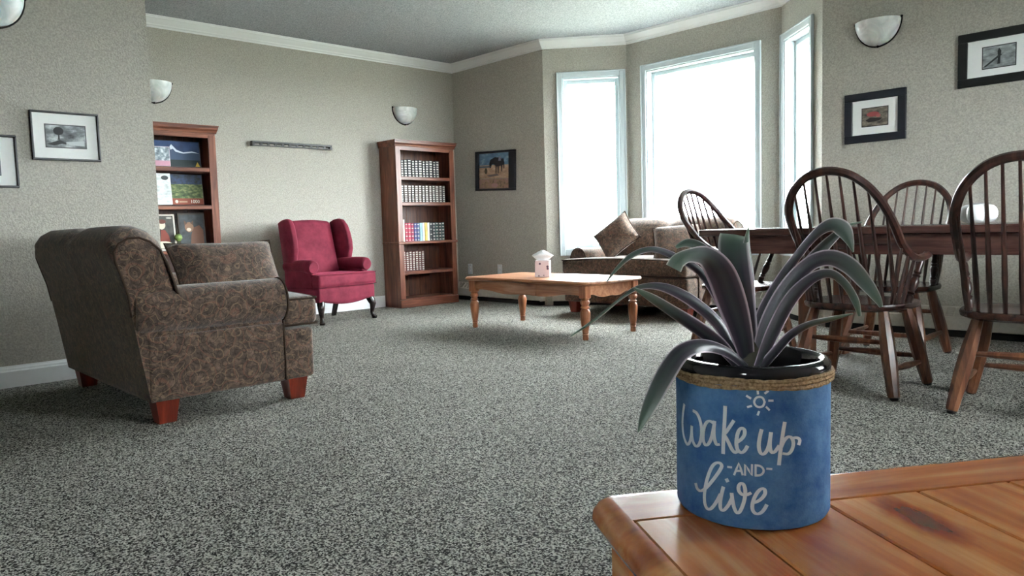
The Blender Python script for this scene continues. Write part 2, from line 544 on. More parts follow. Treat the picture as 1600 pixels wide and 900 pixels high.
# windows: three in the bay, plus two added out of frame as fill
def window(i, hole, num, cas=0.055, sill=True):
    a, b, d, n, Ln = seg(i)
    s0, s1, z0, z1 = hole
    e = bpy.data.objects.new('window_%d' % num, None); COL.objects.link(e); struct(e)
    e.empty_display_size = 0.1
    c = a + d * ((s0 + s1) / 2)
    # local x along wall (viewer's left to right), local y into the wall
    e.location = (c.x, c.y, z0)
    e.rotation_euler = (0, 0, math.atan2(d.y, d.x))
    hw = (s1 - s0) / 2; h = z1 - z0
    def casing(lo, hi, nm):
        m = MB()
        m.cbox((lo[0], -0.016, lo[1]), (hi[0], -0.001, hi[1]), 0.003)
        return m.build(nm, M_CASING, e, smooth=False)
    t = cas
    casing((-hw - t, -0.06), (-hw, h + t), 'side_casing')
    casing((hw, -0.06), (hw + t, h + t), 'side_casing')
    casing((-hw, h), (hw, h + t), 'head_casing')
    casing((-hw, -0.06), (hw, 0.0), 'apron_casing')
    # raised outer bead of the casing
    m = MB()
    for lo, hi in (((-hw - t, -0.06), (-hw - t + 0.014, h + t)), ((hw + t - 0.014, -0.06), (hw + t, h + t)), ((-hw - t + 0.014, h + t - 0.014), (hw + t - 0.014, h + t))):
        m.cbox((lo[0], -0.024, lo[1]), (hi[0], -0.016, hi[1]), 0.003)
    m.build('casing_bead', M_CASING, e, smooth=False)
    # jamb lining and sash
    f = 0.035
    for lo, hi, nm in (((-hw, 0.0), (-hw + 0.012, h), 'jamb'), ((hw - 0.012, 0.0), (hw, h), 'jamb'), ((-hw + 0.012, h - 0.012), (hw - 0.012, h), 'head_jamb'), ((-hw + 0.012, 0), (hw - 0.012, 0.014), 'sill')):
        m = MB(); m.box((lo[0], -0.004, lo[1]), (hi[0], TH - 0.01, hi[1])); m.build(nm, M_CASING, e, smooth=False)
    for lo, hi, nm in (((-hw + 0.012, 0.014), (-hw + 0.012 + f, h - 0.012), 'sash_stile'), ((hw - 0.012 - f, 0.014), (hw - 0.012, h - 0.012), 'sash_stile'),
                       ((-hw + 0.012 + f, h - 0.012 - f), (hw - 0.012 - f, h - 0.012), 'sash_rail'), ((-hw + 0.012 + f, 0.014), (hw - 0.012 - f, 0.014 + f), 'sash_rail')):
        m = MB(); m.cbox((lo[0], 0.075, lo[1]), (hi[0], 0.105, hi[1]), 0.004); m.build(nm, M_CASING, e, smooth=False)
    m = MB(); m.box((-hw + 0.012 + f, 0.088, 0.014 + f), (hw - 0.012 - f, 0.092, h - 0.012 - f)); m.build('pane', M_GLASS, e, smooth=False)
    return e
for num, i in enumerate((4, 5, 6, 8, 9), 1):  # bay windows first, then the added side and rear fill windows
    window(i, WIN[i], num)

# baseboard heaters
def heater(i, sa, sb, label):
    a, b, d, n, Ln = seg(i)
    c = a + d * ((sa + sb) / 2)
    e = thing('baseboard_heater', label, 'heater', (c.x, c.y, 0), math.atan2(d.y, d.x))
    hw = (sb - sa) / 2
    m = MB(); m.prism([(0.0, 0.045), (-0.066, 0.045), (-0.070, 0.050), (-0.070, 0.128), (-0.064, 0.132), (-0.060, 0.128), (-0.060, 0.06), (-0.006, 0.06), (-0.006, 0.185), (0.0, 0.19)],
                      lambda y, z: (-hw, y - 0.001, z), lambda y, z: (hw, y - 0.001, z))
    m.build('casing', M_HEATER, e, smooth=False)
    m = MB(); m.box((-hw + 0.004, -0.055, 0.0), (hw - 0.004, -0.004, 0.045)); m.build('toe_recess', M_DARK, e, smooth=False)
    m = MB(); m.box((-hw + 0.004, -0.059, 0.062), (hw - 0.004, -0.008, 0.100)); m.build('heating_element', M_DARK, e, smooth=False)
    m = MB(); cnt = max(3, int(2 * hw / 0.055))
    for q in range(cnt + 1):
        x = -hw + 2 * hw * q / cnt
        x = max(-hw + 0.003, min(hw - 0.003, x))
        m.prism([(-0.062, 0.131), (-0.006, 0.186), (-0.006, 0.176), (-0.062, 0.121)], lambda y, z: (x - 0.003, y, z), lambda y, z: (x + 0.003, y, z))
    for q in (0.25, 0.5, 0.75):
        y0 = -0.062 + 0.056 * q; z0 = 0.131 + 0.055 * q
        m.box((-hw + 0.003, y0 - 0.002, z0 - 0.008), (hw - 0.003, y0 + 0.001, z0 - 0.005))
    m.build('grille', M_HEATER, e, smooth=False)
    for sx in (-1, 1):
        m = MB(); m.prism([(0, 0.04), (-0.072, 0.04), (-0.072, 0.134), (-0.006, 0.194), (0, 0.194)],
                          lambda y, z: (sx * hw - 0.004, y - 0.001, z), lambda y, z: (sx * hw + 0.004, y - 0.001, z))
        m.build('end_cap', M_HEATER, e, smooth=False)
    return e
heater(3, 0.02, 1.34, 'beige baseboard heater under the painting of a horse')
heater(4, 0.05, 0.75, 'short beige baseboard heater under the left bay window')
heater(5, 0.05, 1.51, 'long beige baseboard heater under the centre bay window behind the dark sofa')
heater(6, 0.05, 0.71, 'short beige baseboard heater under the right bay window')
heater(7, 0.05, 3.2, 'long beige baseboard heater on the wall behind the dining chairs')

# ------------------------------------------------------------------ wall things
def print_mat(name, stops, scale, seed, stretch=(1, 1, 1)):
    m = mat(name, (0.3, 0.3, 0.3), 0.5)
    N, L, B = nodes(m)
    co = coords(m, tuple(scale * s for s in stretch))
    n = nd(m, 'ShaderNodeTexNoise', Scale=1.0, Detail=4.0, Roughness=0.6)
    n.noise_dimensions = '4D'; n.inputs['W'].default_value = seed
    L.new(co, n.inputs['Vector'])
    rp = ramp(m, stops); L.new(n.outputs[0], rp.inputs[0]); L.new(rp.outputs[0], B.inputs['Base Color'])
    return m
GREYS = [(0.30, hexc('1a1c1e')), (0.5, hexc('6d7274')), (0.68, hexc('c5cacb'))]
M_FLAT = {}
def flat(h, rough=0.6):
    if (h, rough) not in M_FLAT: M_FLAT[(h, rough)] = mat('flat_' + h, hexc(h), rough)
    return M_FLAT[(h, rough)]
def patch(name, poly, y, material, parent, t=0.0008):
    """thin printed shape facing -y; poly in local x,z"""
    m = MB(); m.prism(poly, lambda x, z: (x, y, z), lambda x, z: (x, y - t, z))
    return m.build(name, material, parent, smooth=False)
def ell(cx, cz, rx, rz, n=14, a0=0.0, a1=2 * PI, tilt=0.0):
    out = []
    for q in range(n):
        a = a0 + (a1 - a0) * q / (n if a1 - a0 > 6.2 else n - 1)
        x, z = rx * math.cos(a), rz * math.sin(a)
        out.append((cx + x * math.cos(tilt) - z * math.sin(tilt), cz + x * math.sin(tilt) + z * math.cos(tilt)))
    return out
def framed(label, loc, rz, w, h, fr, pw, ph, fmat, pmat, tilt=0.0, depth=0.022, cz=0.0, inner_line=True):
    e = thing('framed_picture', label, 'picture', loc, rot=(0, tilt, rz))
    hw, hh = w / 2, h / 2
    for lo, hi, nm in (((-hw, hh - fr), (hw, hh), 'frame_rail'), ((-hw, -hh), (hw, -hh + fr), 'frame_rail'),
                       ((-hw, -hh + fr), (-hw + fr, hh - fr), 'frame_stile'), ((hw - fr, -hh + fr), (hw, hh - fr), 'frame_stile')):
        m = MB(); m.cbox((lo[0], -depth, lo[1]), (hi[0], -0.002, hi[1]), 0.003); m.build(nm, fmat, e, smooth=False)
    m = MB(); m.box((-hw + fr, -0.008, -hh + fr), (hw - fr, -0.003, hh - fr)); m.build('mat_board', M_MAT, e, smooth=False)
    if inner_line:
        m = MB(); q = 0.005
        m.box((-pw / 2 - q, -0.0088, cz - ph / 2 - q), (pw / 2 + q, -0.008, cz + ph / 2 + q)); m.build('print_edge', M_BLACK, e, smooth=False)
    m = MB(); m.box((-pw / 2, -0.0098, cz - ph / 2), (pw / 2, -0.0088, cz + ph / 2)); p = m.build('print', pmat, e, smooth=False)
    return e
P1 = framed('thin black frame with white mat and a grey tree print, above the near paisley loveseat', (XL, 1.125, 1.342), PI / 2, 0.335, 0.265, 0.011, 0.192, 0.118, M_BLACK, print_mat('grey_print_a', GREYS, 16, 1.3, (1, 1, 1.6)))
patch('print_tree_shape', ell(-0.035, 0.028, 0.025, 0.022), -0.0098, flat('17191b'), P1); patch('print_trunk_shape', [(-0.040, -0.02), (-0.030, -0.02), (-0.031, 0.015), (-0.037, 0.015)], -0.0098, flat('1d2022'), P1)
patch('print_bank_shape', [(-0.095, -0.045), (-0.03, -0.020), (0.02, -0.045), (-0.02, -0.04), (-0.06, -0.052)], -0.0098, flat('1b1e20'), P1); patch('print_snow_shape', [(0.0, -0.03), (0.09, -0.02), (0.09, -0.05), (0.0, -0.045)], -0.0098, flat('b9bfc0'), P1)
framed('thin black frame with white mat cut off by the left edge of the photo', (XL, 0.722, 1.195), PI / 2, 0.335, 0.275, 0.011, 0.17, 0.14, M_BLACK, print_mat('grey_print_b', GREYS, 18, 4.2))
P3 = framed('wide black frame with small red-tinted print beside the bay, lower of two', (-2.035, YW, 1.452), 0, 0.40, 0.335, 0.052, 0.165, 0.118, M_NAVY, print_mat('sepia_print', [(0.3, hexc('2b2a28')), (0.5, hexc('6d665c')), (0.7, hexc('a59c8d'))], 20, 2.2, (1, 1, 2.5)), inner_line=True)
patch('print_red_shape', ell(-0.012, 0.018, 0.042, 0.017), -0.0098, flat('9c4a4a'), P3); patch('print_red_shape', ell(0.022, 0.006, 0.016, 0.012), -0.0098, flat('a8605c'), P3); patch('print_dark_shape', [(-0.06, -0.02), (-0.03, -0.004), (0.05, -0.012), (0.03, -0.028), (-0.04, -0.035)], -0.0098, flat('26221f'), P3)
P4 = framed('wide black frame with grey print at the right edge, higher of two', (-1.315, YW, 1.722), 0, 0.44, 0.325, 0.052, 0.17, 0.125, M_BLACK, print_mat('grey_print_c', [(0.3, hexc('5d6263')), (0.6, hexc('9ba1a2')), (0.75, hexc('c9cdcd'))], 22, 6.1, (1, 1, 2.2)))
patch('print_figure_shape', [(-0.008, -0.045), (0.006, -0.045), (0.008, 0.0), (0.012, 0.03), (0.0, 0.05), (-0.008, 0.03), (-0.005, 0.0)], -0.0098, flat('202426'), P4); patch('print_path_shape', [(-0.085, -0.055), (-0.07, -0.055), (0.02, 0.01), (0.0, 0.01)], -0.0098, flat('2c3032'), P4)

# painting of a horse on three boards, hung a little crooked
E1 = thing('horse_painting', 'small painting of dark horses on sand in a blue-black frame', 'painting', (-5.845, YW, 1.372), rot=(0, R(2.4), 0))
hw, hh = 0.305, 0.205
for lo, hi in (((-hw, hh - 0.022), (hw, hh)), ((-hw, -hh), (hw, -hh + 0.022))):
    m = MB(); m.cbox((lo[0], -0.03, lo[1]), (hi[0], -0.002, hi[1]), 0.003); m.build('frame_rail', M_NAVY, E1, smooth=False)
for lo, hi in (((-hw, -hh + 0.022), (-hw + 0.05, hh - 0.022)), ((hw - 0.09, -hh + 0.022), (hw, hh - 0.022))):
    m = MB(); m.cbox((lo[0], -0.03, lo[1]), (hi[0], -0.002, hi[1]), 0.003); m.build('frame_stile', M_NAVY, E1, smooth=False)
SKY = print_mat('painted_sky', [(0.3, hexc('3f5f7c')), (0.55, hexc('6688a2')), (0.72, hexc('a9bfce'))], 9, 3.0, (1, 1, 2))
SAND = print_mat('painted_sand', [(0.3, hexc('8a705c')), (0.55, hexc('b89a80')), (0.72, hexc('cbb69c'))], 14, 5.0, (1, 1, 2))
SCRUB = print_mat('painted_scrub', [(0.32, hexc('5b5048')), (0.5, hexc('9a8066')), (0.62, hexc('a07a78')), (0.75, hexc('b9a88c'))], 26, 7.0)
x0, x1 = -hw + 0.05, hw - 0.09
for z0, z1, mm in ((0.062, hh - 0.022, SKY), (-0.078, 0.058, SAND), (-hh + 0.022, -0.082, SCRUB)):
    m = MB(); m.cbox((x0, -0.014, z0), (x1, -0.003, z1), 0.002); m.build('board', mm, E1, smooth=False)
DH = flat('1a1c24')
patch('painted_horse', [(-0.085, 0.03), (-0.09, 0.075), (-0.075, 0.115), (-0.045, 0.125), (-0.005, 0.14), (0.03, 0.135), (0.07, 0.135), (0.10, 0.12), (0.125, 0.125), (0.14, 0.08), (0.138, 0.02), (0.128, 0.02), (0.125, 0.06), (0.11, 0.05), (0.105, -0.01), (0.095, -0.01), (0.09, 0.05), (0.055, 0.045), (0.05, -0.03), (0.04, -0.03), (0.035, 0.045), (0.022, 0.04), (0.018, -0.03), (0.007, -0.03), (0.005, 0.05), (-0.02, 0.07), (-0.05, 0.07), (-0.07, 0.03)], -0.0142, DH, E1)
patch('painted_rider', [(0.045, 0.10), (0.06, 0.145), (0.085, 0.145), (0.09, 0.10)], -0.0152, flat('7d8392'), E1)
patch('painted_sage_bush', ell(-0.145, 0.0, 0.022, 0.032), -0.0142, flat('4a4534'), E1)
patch('painted_sea', [(x0 + 0.002, 0.036), (-0.06, 0.036), (-0.06, 0.052), (x0 + 0.002, 0.052)], -0.0142, flat('53636f'), E1)
patch('painted_shadow_ground', [(-0.13, -0.045), (0.03, -0.03), (0.06, -0.05), (-0.08, -0.062)], -0.0142, flat('6a5f60'), E1)
patch('painted_flowers', ell(-0.01, -0.15, 0.055, 0.022), -0.0142, flat('ab8580'), E1)

# black slotted rail on the alcove wall
E2 = thing('wall_rail', 'narrow black slotted rail on the pale wall above the red wing chair', 'rack', (XB, 3.41, 1.588), PI / 2)
m = MB(); m.cbox((-0.40, -0.045, 0.006), (0.40, -0.001, 0.024), 0.003); m.build('top_strip', M_BLACK, E2, smooth=False)
m = MB(); m.cbox((-0.40, -0.045, -0.020), (0.40, -0.034, -0.010), 0.002); m.build('bottom_strip', M_BLACK, E2, smooth=False)
src = None
for q in range(12):
    x = -0.388 + 0.776 * q / 11
    if src is None:
        m = MB(); m.cbox((-0.012, -0.045, -0.010), (0.012, -0.034, 0.006), 0.001); src = m.build('picket', M_BLACK, E2, smooth=False); src.location = (x, 0, 0)
    else: share(src, 'picket', E2, (x, 0, 0))
for sx in (-0.39, 0.39):
    m = MB(); m.cbox((sx - 0.012, -0.046, -0.021), (sx + 0.012, -0.001, 0.006), 0.003); m.build('end_block', M_BLACK, E2, smooth=False)

# wall sconces
def sconce(label, loc, rz):
    e = thing('wall_sconce', label, 'sconce', loc, rz, 'alabaster half-bowl wall sconces')
    a, b, dp = 0.145, 0.165, 0.115            # half width, height, depth
    m = MB()
    def fn(u, v):
        th = PI * u; t = v
        r = math.sqrt(max(0.0, 1 - (1 - t) ** 2))
        zz = -b * (1 - t) 
        return (-a * r * math.cos(th), -0.006 - dp * r * math.sin(th), zz)
    m.grid(fn, 20, 10)
    def fn2(u, v):
        th = PI * u; t = v
        r = math.sqrt(max(0.0, 1 - (1 - t) ** 2)) * 0.95
        return (-a * r * math.cos(th), -0.006 - dp * r * math.sin(th), -b * 0.95 * (1 - t))
    m.grid(fn2, 20, 10)
    rim_o = [fn(i / 20, 1) for i in range(21)]; rim_i = [fn2(i / 20, 1) for i in range(21)]
    m.add(rim_o + rim_i, [(i, i + 1, 22 + i, 21 + i) for i in range(20)])
    m.build('bowl', M_ALAB, e, fix=False)
    m = MB(); m.tube([(-(a + 0.004) * math.cos(PI * i / 24), -0.005, -(b + 0.004) * math.sin(PI * i / 24)) for i in range(25)], 0.0045, 6); m.build('back_band', M_BRONZE, e)
    for x, z in ((-a - 0.004, 0.0), (a + 0.004, 0.0), (0, -b - 0.004)):
        m = MB(); m.lathe([(0, -0.009), (0.006, -0.007), (0.009, 0), (0.006, 0.007), (0, 0.009)], (x, -0.012, z), 8); m.build('finial', M_BRONZE, e)
    m = MB(); m.prism(ell(0, -0.06, 0.06, 0.05, 16), lambda x, z: (x, -0.0005, z), lambda x, z: (x, -0.005, z)); m.build('backplate', M_BRONZE, e)
sconce('half-bowl wall sconce cut off at the top left corner of the photo', (XL, 0.83, 2.05), PI / 2)
sconce('half-bowl wall sconce above the bookcase with puzzle boxes', (XB, 2.21, 2.04), PI / 2)
sconce('half-bowl wall sconce above the bookcase full of books', (XB, 4.70, 2.045), PI / 2)
sconce('half-bowl wall sconce on the wall right of the bay windows', (-2.02, YW, 2.08), 0)

# outlets
for x, lb in ((-6.31, 'white wall plate nearest the corner, above the heater'), (-5.83, 'white wall plate nearest the bay window, above the heater')):
    e = thing('wall_plate', lb, 'outlet', (x, YW, 0.335), 0, 'white wall plates')
    m = MB(); m.cbox((-0.035, -0.007, -0.057), (0.035, -0.0005, 0.057), 0.003); m.build('plate', M_PLATE, e, smooth=False)
    for z in (-0.02, 0.02):
        m = MB(); m.prism(ell(0, z, 0.015, 0.013, 12), lambda a, b: (a, -0.007, b), lambda a, b: (a, -0.0085, b)); s_ = m.build('socket', flat('e4e6e6', 0.3), e, smooth=False)
        for x2 in (-0.005, 0.005):
            m = MB(); m.box((x2 - 0.001, -0.0088, z - 0.004), (x2 + 0.001, -0.0084, z + 0.004)); m.build('slot', M_DARK, s_, smooth=False)

# ------------------------------------------------------------------ bookcases
def bookcase(label, yc, shelves):
    e = thing('bookcase', label, 'bookcase', (XB, yc, 0), PI / 2)
    hw, D, Ht = 0.37, 0.30, 1.675
    for sx in (-1, 1):
        m = MB(); m.cbox((sx * hw - (0.02 if sx > 0 else 0), -D + 0.02, 0.0), (sx * hw + (0.02 if sx < 0 else 0), -0.018, Ht - 0.06), 0.002); m.build('side_panel', M_PINE_V, e, smooth=False)
        lo = (sx * hw - 0.062, -D, 0.085) if sx > 0 else (-hw, -D, 0.085)
        hi = (hw, -D + 0.02, Ht - 0.075) if sx > 0 else (-hw + 0.062, -D + 0.02, Ht - 0.075)
        m = MB(); m.cbox(lo, hi, 0.003); m.build('stile', M_PINE_V, e, smooth=False)
    # back boards
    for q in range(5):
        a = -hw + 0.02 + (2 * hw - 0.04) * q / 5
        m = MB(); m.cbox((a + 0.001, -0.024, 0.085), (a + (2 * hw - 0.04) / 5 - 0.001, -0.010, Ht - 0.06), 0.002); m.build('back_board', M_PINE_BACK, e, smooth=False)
    for z, big in shelves:
        m = MB()
        if big: m.cbox((-hw - 0.012, -D - 0.014, z - 0.026), (hw + 0.012, -0.024, z), 0.006)
        else: m.cbox((-hw + 0.021, -D + 0.004, z - 0.034), (hw - 0.021, -0.025, z), 0.004)
        m.build('shelf', M_PINE_H, e, smooth=False)
    m = MB(); m.cbox((-hw - 0.004, -D - 0.006, 0.0), (hw + 0.004, -D + 0.03, 0.078), 0.004); m.build('plinth', M_PINE_H, e, smooth=False)
    m = MB(); m.cbox((-hw + 0.021, -D + 0.03, 0.062), (hw - 0.021, -0.025, 0.088), 0.003); m.build('shelf', M_PINE_H, e, smooth=False)
    m = MB(); m.cbox((-hw + 0.001, -D + 0.001, Ht - 0.10), (hw - 0.001, -D + 0.02, Ht - 0.055), 0.003); m.build('top_rail', M_PINE_H, e, smooth=False)
    # stepped crown
    m = MB()
    m.prism([(-D, Ht - 0.062), (-D - 0.006, Ht - 0.060), (-D - 0.010, Ht - 0.045), (-D - 0.022, Ht - 0.030), (-D - 0.024, Ht - 0.012), (-D - 0.030, Ht - 0.010), (-D - 0.030, Ht), (-0.018, Ht), (-0.018, Ht - 0.062)],
            lambda y, z: (-hw - 0.008 - (z - Ht + 0.062) * 0.25, y, z), lambda y, z: (hw + 0.008 + (z - Ht + 0.062) * 0.25, y, z))
    m.build('crown', M_PINE_H, e, smooth=False)
    return e
BC_R = bookcase('tall stained pine bookcase holding rows of books, in the corner', 4.73, ((1.315, 0), (1.06, 0), (0.665, 1), (0.365, 0)))
BC_L = bookcase('stained pine bookcase holding puzzle boxes, half hidden by the left wall', 2.205, ((1.335, 0), (1.03, 0), (0.665, 1), (0.365, 0)))

# books
M_PAGES = mat('book_pages', hexc('cfc6b2'), 0.9)
M_SILVER = mat('silver_leaf', hexc('a9a49c'), 0.4, 0.2)
M_GILT = mat('pale_gilt', hexc('c9b48a'), 0.4, 0.3)
def book(label, x, z, wd, ht, dp, cover, band, nb, group, lean=0.0, bandh=0.010):
    """spine towards -y of the bookcase; world placement beside the shelf"""
    r = mat_cache(cover)
    m = MB(); t = 0.002
    hw = wd / 2
    prof = [(-hw, 0.0), (-hw, -dp + 0.006), (-hw * 0.6, -dp + 0.001), (0, -dp), (hw * 0.6, -dp + 0.001), (hw, -dp + 0.006), (hw, 0.0), (hw - t, 0.0), (hw - t, -dp + 0.008), (-hw + t, -dp + 0.008), (-hw + t, 0.0)]
    m.prism(prof, lambda a, b: (a, b, 0.0), lambda a, b: (a, b, ht))
    o = m.build('book', r, None, smooth=False)
    m = MB(); m.box((-hw + t + 0.0002, -dp + 0.009, 0.003), (hw - t - 0.0002, -0.004, ht - 0.003)); m.build('pages', M_PAGES, o, smooth=False)
    if nb:
        m = MB()
        for q in range(nb):
            zc = ht * (0.07 + 0.86 * q / max(1, nb - 1))
            hb = bandh * (1.0 if q % 2 else 0.7)
            bp = [(-hw * 0.62, -dp + 0.0006), (0, -dp - 0.0006), (hw * 0.62, -dp + 0.0006), (hw * 0.6, -dp + 0.003), (-hw * 0.6, -dp + 0.003)]
            m.prism(bp, lambda a, b: (a, b, zc - hb / 2), lambda a, b: (a, b, zc + hb / 2))
        m.build('spine_bands', band, o, smooth=False)
    # local (x, y) of the bookcase: world X = XB - y, world Y = yc + x ; spine recessed behind the shelf lip
    o.location = (XB + 0.25 - dp, 4.73 + x, z)
    o.rotation_euler = (lean, 0, PI / 2)
    tag(o, label, 'book', group)
    return o
_mc = {}
def mat_cache(h):
    if h not in _mc: _mc[h] = mat('cover_' + h, hexc(h), 0.5)
    return _mc[h]
ORD = ['first', 'second', 'third', 'fourth', 'fifth', 'sixth', 'seventh', 'eighth', 'ninth', 'tenth', 'eleventh', 'twelfth', 'thirteenth', 'fourteenth', 'fifteenth']
x = -0.275
for q in range(11):
    wd = 0.036 + 0.006 * ((q * 7) % 3)
    book('black book with silver bands, %s from the left on the top shelf' % ORD[q], x + wd / 2, 1.3155, wd, 0.168 + 0.004 * (q % 3), 0.15, '16171b' if q % 4 else '232226', M_SILVER, 7, 'black banded books on the top shelf', bandh=0.013)
    x += wd + 0.003
x = -0.285
for q in range(13):
    wd = 0.037 + 0.004 * ((q * 5) % 3)
    book('brown leather book with pale bands, %s from the left on the second shelf' % ORD[q], x + wd / 2, 1.0605, wd, 0.172 + 0.003 * (q % 2), 0.15, '3a2a24' if q % 3 else '241c1a', M_SILVER, 8, 'leather banded books on the second shelf', bandh=0.012)
    x += wd + 0.003
row3 = [('d9d2bd', 0.222, 'tall cream', 0), ('a02c46', 0.186, 'crimson', 5), ('b23a52', 0.186, 'rose red', 5), ('8e2b48', 0.184, 'wine red', 5), ('4a4478', 0.184, 'violet blue', 5), ('39476f', 0.184, 'navy blue', 5), ('8fb3bf', 0.186, 'pale blue', 0), ('b9cbd0', 0.186, 'pale grey', 0), ('d2b765', 0.188, 'mustard yellow', 0), ('e0ddd2', 0.186, 'white', 0), ('1c2024', 0.184, 'black', 4), ('20262a', 0.186, 'charcoal', 6), ('14332e', 0.188, 'dark green', 6), ('17211f', 0.186, 'green-black', 6), ('15302c', 0.188, 'deep green rightmost', 6)]
x = -0.283
for q, (c, h, nm, nb) in enumerate(row3):
    wd = (0.030, 0.034, 0.036, 0.036, 0.034, 0.034, 0.030, 0.030, 0.034, 0.026, 0.034, 0.038, 0.038, 0.038, 0.040)[q]
    book('%s hardcover book, %s from the left on the middle shelf' % (nm, ORD[q]), x + wd / 2, 0.6655, wd, h, 0.15, c, M_SILVER, nb, 'coloured books on the middle shelf')
    x += wd + 0.002
x = -0.285
for q in range(7):
    wd = 0.036 if q else 0.028
    book('maroon book with pale bands, %s from the left on the fourth shelf' % ORD[q], x + wd / 2, 0.3655, wd, 0.20 - 0.004 * (q % 2), 0.15, '5a2f2c' if q else '8a4a3a', M_SILVER, 9, 'maroon books on the fourth shelf', bandh=0.012)
    x += wd + 0.003

# puzzle boxes in the left bookcase : local frame of the bookcase, leaning on the back
def puzzle(label, x, z, w_, h_, edge, dist=0.14, lean=8, d=0.05):
    # stands on the shelf, tipped back
    e = thing('puzzle_box', label, 'box', (XB + dist, 2.205 + x, z + 0.0006 + d * 0.45 * math.sin(R(lean))), rot=(R(-lean), 0, PI / 2), group='puzzle boxes')
    m = MB(); m.cbox((-w_ / 2, 0.0, 0.0), (w_ / 2, d * 0.45, h_), 0.003); m.build('box_base', flat('e4e1da'), e, smooth=False)
    m = MB(); m.cbox((-w_ / 2 - 0.002, -0.022, 0.0), (w_ / 2 + 0.002, 0.0, h_ + 0.002), 0.003); m.build('box_lid', flat(edge), e, smooth=False)
    return e
YF = -0.0221
b1 = puzzle('dark blue puzzle box with a snowy mountain, top shelf of the half-hidden bookcase', 0.10, 1.335, 0.37, 0.215, '22304a', 0.17)
NIGHT = print_mat('print_night_sky', [(0.3, hexc('1c2f52')), (0.7, hexc('33507d'))], 10, 2.0)
patch('print_sky', [(-0.18, 0.06), (0.18, 0.06), (0.18, 0.21), (-0.18, 0.21)], YF, NIGHT, b1)
patch('print_mountain', [(-0.18, 0.06), (0.18, 0.06), (0.18, 0.12), (0.12, 0.135), (0.06, 0.12), (0.0, 0.14), (-0.04, 0.185), (-0.08, 0.15), (-0.13, 0.12), (-0.18, 0.11)], YF - 0.0008, flat('384a63'), b1)
patch('print_snow', [(-0.04, 0.185), (0.0, 0.14), (0.05, 0.122), (0.12, 0.134), (0.18, 0.118), (0.12, 0.122), (0.05, 0.112), (-0.01, 0.125), (-0.03, 0.15), (-0.05, 0.14), (-0.055, 0.165)], YF - 0.0016, flat('c9d3dd'), b1)
patch('print_lake', [(-0.18, 0.003), (0.18, 0.003), (0.18, 0.06), (-0.18, 0.06)], YF, flat('233032'), b1)
patch('print_badge', [(0.135, 0.006), (0.175, 0.006), (0.155, 0.045)], YF - 0.0016, flat('c7a440'), b1)
b2 = puzzle('small pink and white puzzle box in front of the mountain box', -0.085, 1.335, 0.20, 0.155, 'd9cdd2', 0.235, 4)
patch('print_top', [(-0.098, 0.045), (0.098, 0.045), (0.098, 0.153), (-0.098, 0.153)], YF, print_mat('print_winter_street', [(0.3, hexc('39454f')), (0.5, hexc('8c9aa2')), (0.65, hexc('dfe5e8'))], 34, 3.0), b2)
patch('print_bottom', [(-0.098, 0.003), (0.098, 0.003), (0.098, 0.045), (-0.098, 0.045)], YF, flat('c796a8'), b2)
b3 = puzzle('pale grey and white puzzle box, middle shelf of the half-hidden bookcase', -0.100, 1.03, 0.225, 0.25, 'dfe2e2', 0.235, 6)
patch('print_face', [(-0.112, 0.01), (0.112, 0.01), (0.112, 0.24), (-0.112, 0.24)], YF, print_mat('print_white_sketch', [(0.3, hexc('a9b2b2')), (0.5, hexc('d4d9d9')), (0.65, hexc('f0f2f2'))], 22, 8.0, (1, 1, 2)), b3)
patch('print_oval', ell(0.07, 0.215, 0.028, 0.018), YF - 0.0008, flat('3c4648'), b3)
b4 = puzzle('green garden puzzle box with a red lower band', 0.155, 1.03, 0.27, 0.25, '2c3040', 0.17, 6)
patch('print_garden', [(-0.132, 0.055), (0.132, 0.055), (0.132, 0.17), (-0.132, 0.17)], YF, print_mat('print_green_field', [(0.3, hexc('26331c')), (0.5, hexc('4f6236')), (0.65, hexc('8a8f5a'))], 30, 9.0, (1, 1, 2)), b4)
patch('print_dusk', [(-0.132, 0.17), (0.132, 0.17), (0.132, 0.247), (-0.132, 0.247)], YF, print_mat('print_trees', [(0.35, hexc('18201c')), (0.6, hexc('2e4162'))], 26, 10.0), b4)
patch('print_band', [(-0.132, 0.003), (0.132, 0.003), (0.132, 0.055), (-0.132, 0.055)], YF, flat('8c4632'), b4)
patch('print_emblem', ell(-0.085, 0.028, 0.012, 0.014), YF - 0.0008, flat('d9cdbb'), b4)
patch('print_word', [(-0.065, 0.02), (0.0, 0.02), (0.0, 0.032), (-0.065, 0.032)], YF - 0.0008, flat('b08a70'), b4)
def text_on(s, x, z, size, y, material, parent, nm='print_number'):
    cu = bpy.data.curves.new(nm, 'FONT'); cu.body = s; cu.size = size; cu.align_x = 'CENTER'; cu.extrude = 0.0003
    o = bpy.data.objects.new(nm, cu); COL.objects.link(o)
    bpy.context.view_layer.update()
    me = bpy.data.meshes.new_from_object(o.evaluated_get(bpy.context.evaluated_depsgraph_get()))
    bpy.data.objects.remove(o)
    me.materials.clear(); me.materials.append(material)
    o = bpy.data.objects.new(nm, me); COL.objects.link(o)
    o.parent = parent; o.location = (x, y, z); o.rotation_euler = (PI / 2, 0, 0)
    return o
text_on('1000', 0.062, 0.016, 0.038, YF - 0.0012, flat('efe9dc'), b4)
b5 = puzzle('puzzle box showing a seated figure in red, lower shelf of the half-hidden bookcase', -0.065, 0.665, 0.20, 0.29, 'c9c1b6', 0.21, 6)
patch('print_ground', [(-0.088, 0.012), (0.088, 0.012), (0.088, 0.278), (-0.088, 0.278)], YF, print_mat('print_dark_ground', [(0.3, hexc('1b1a18')), (0.7, hexc('4a463f'))], 18, 4.0), b5)
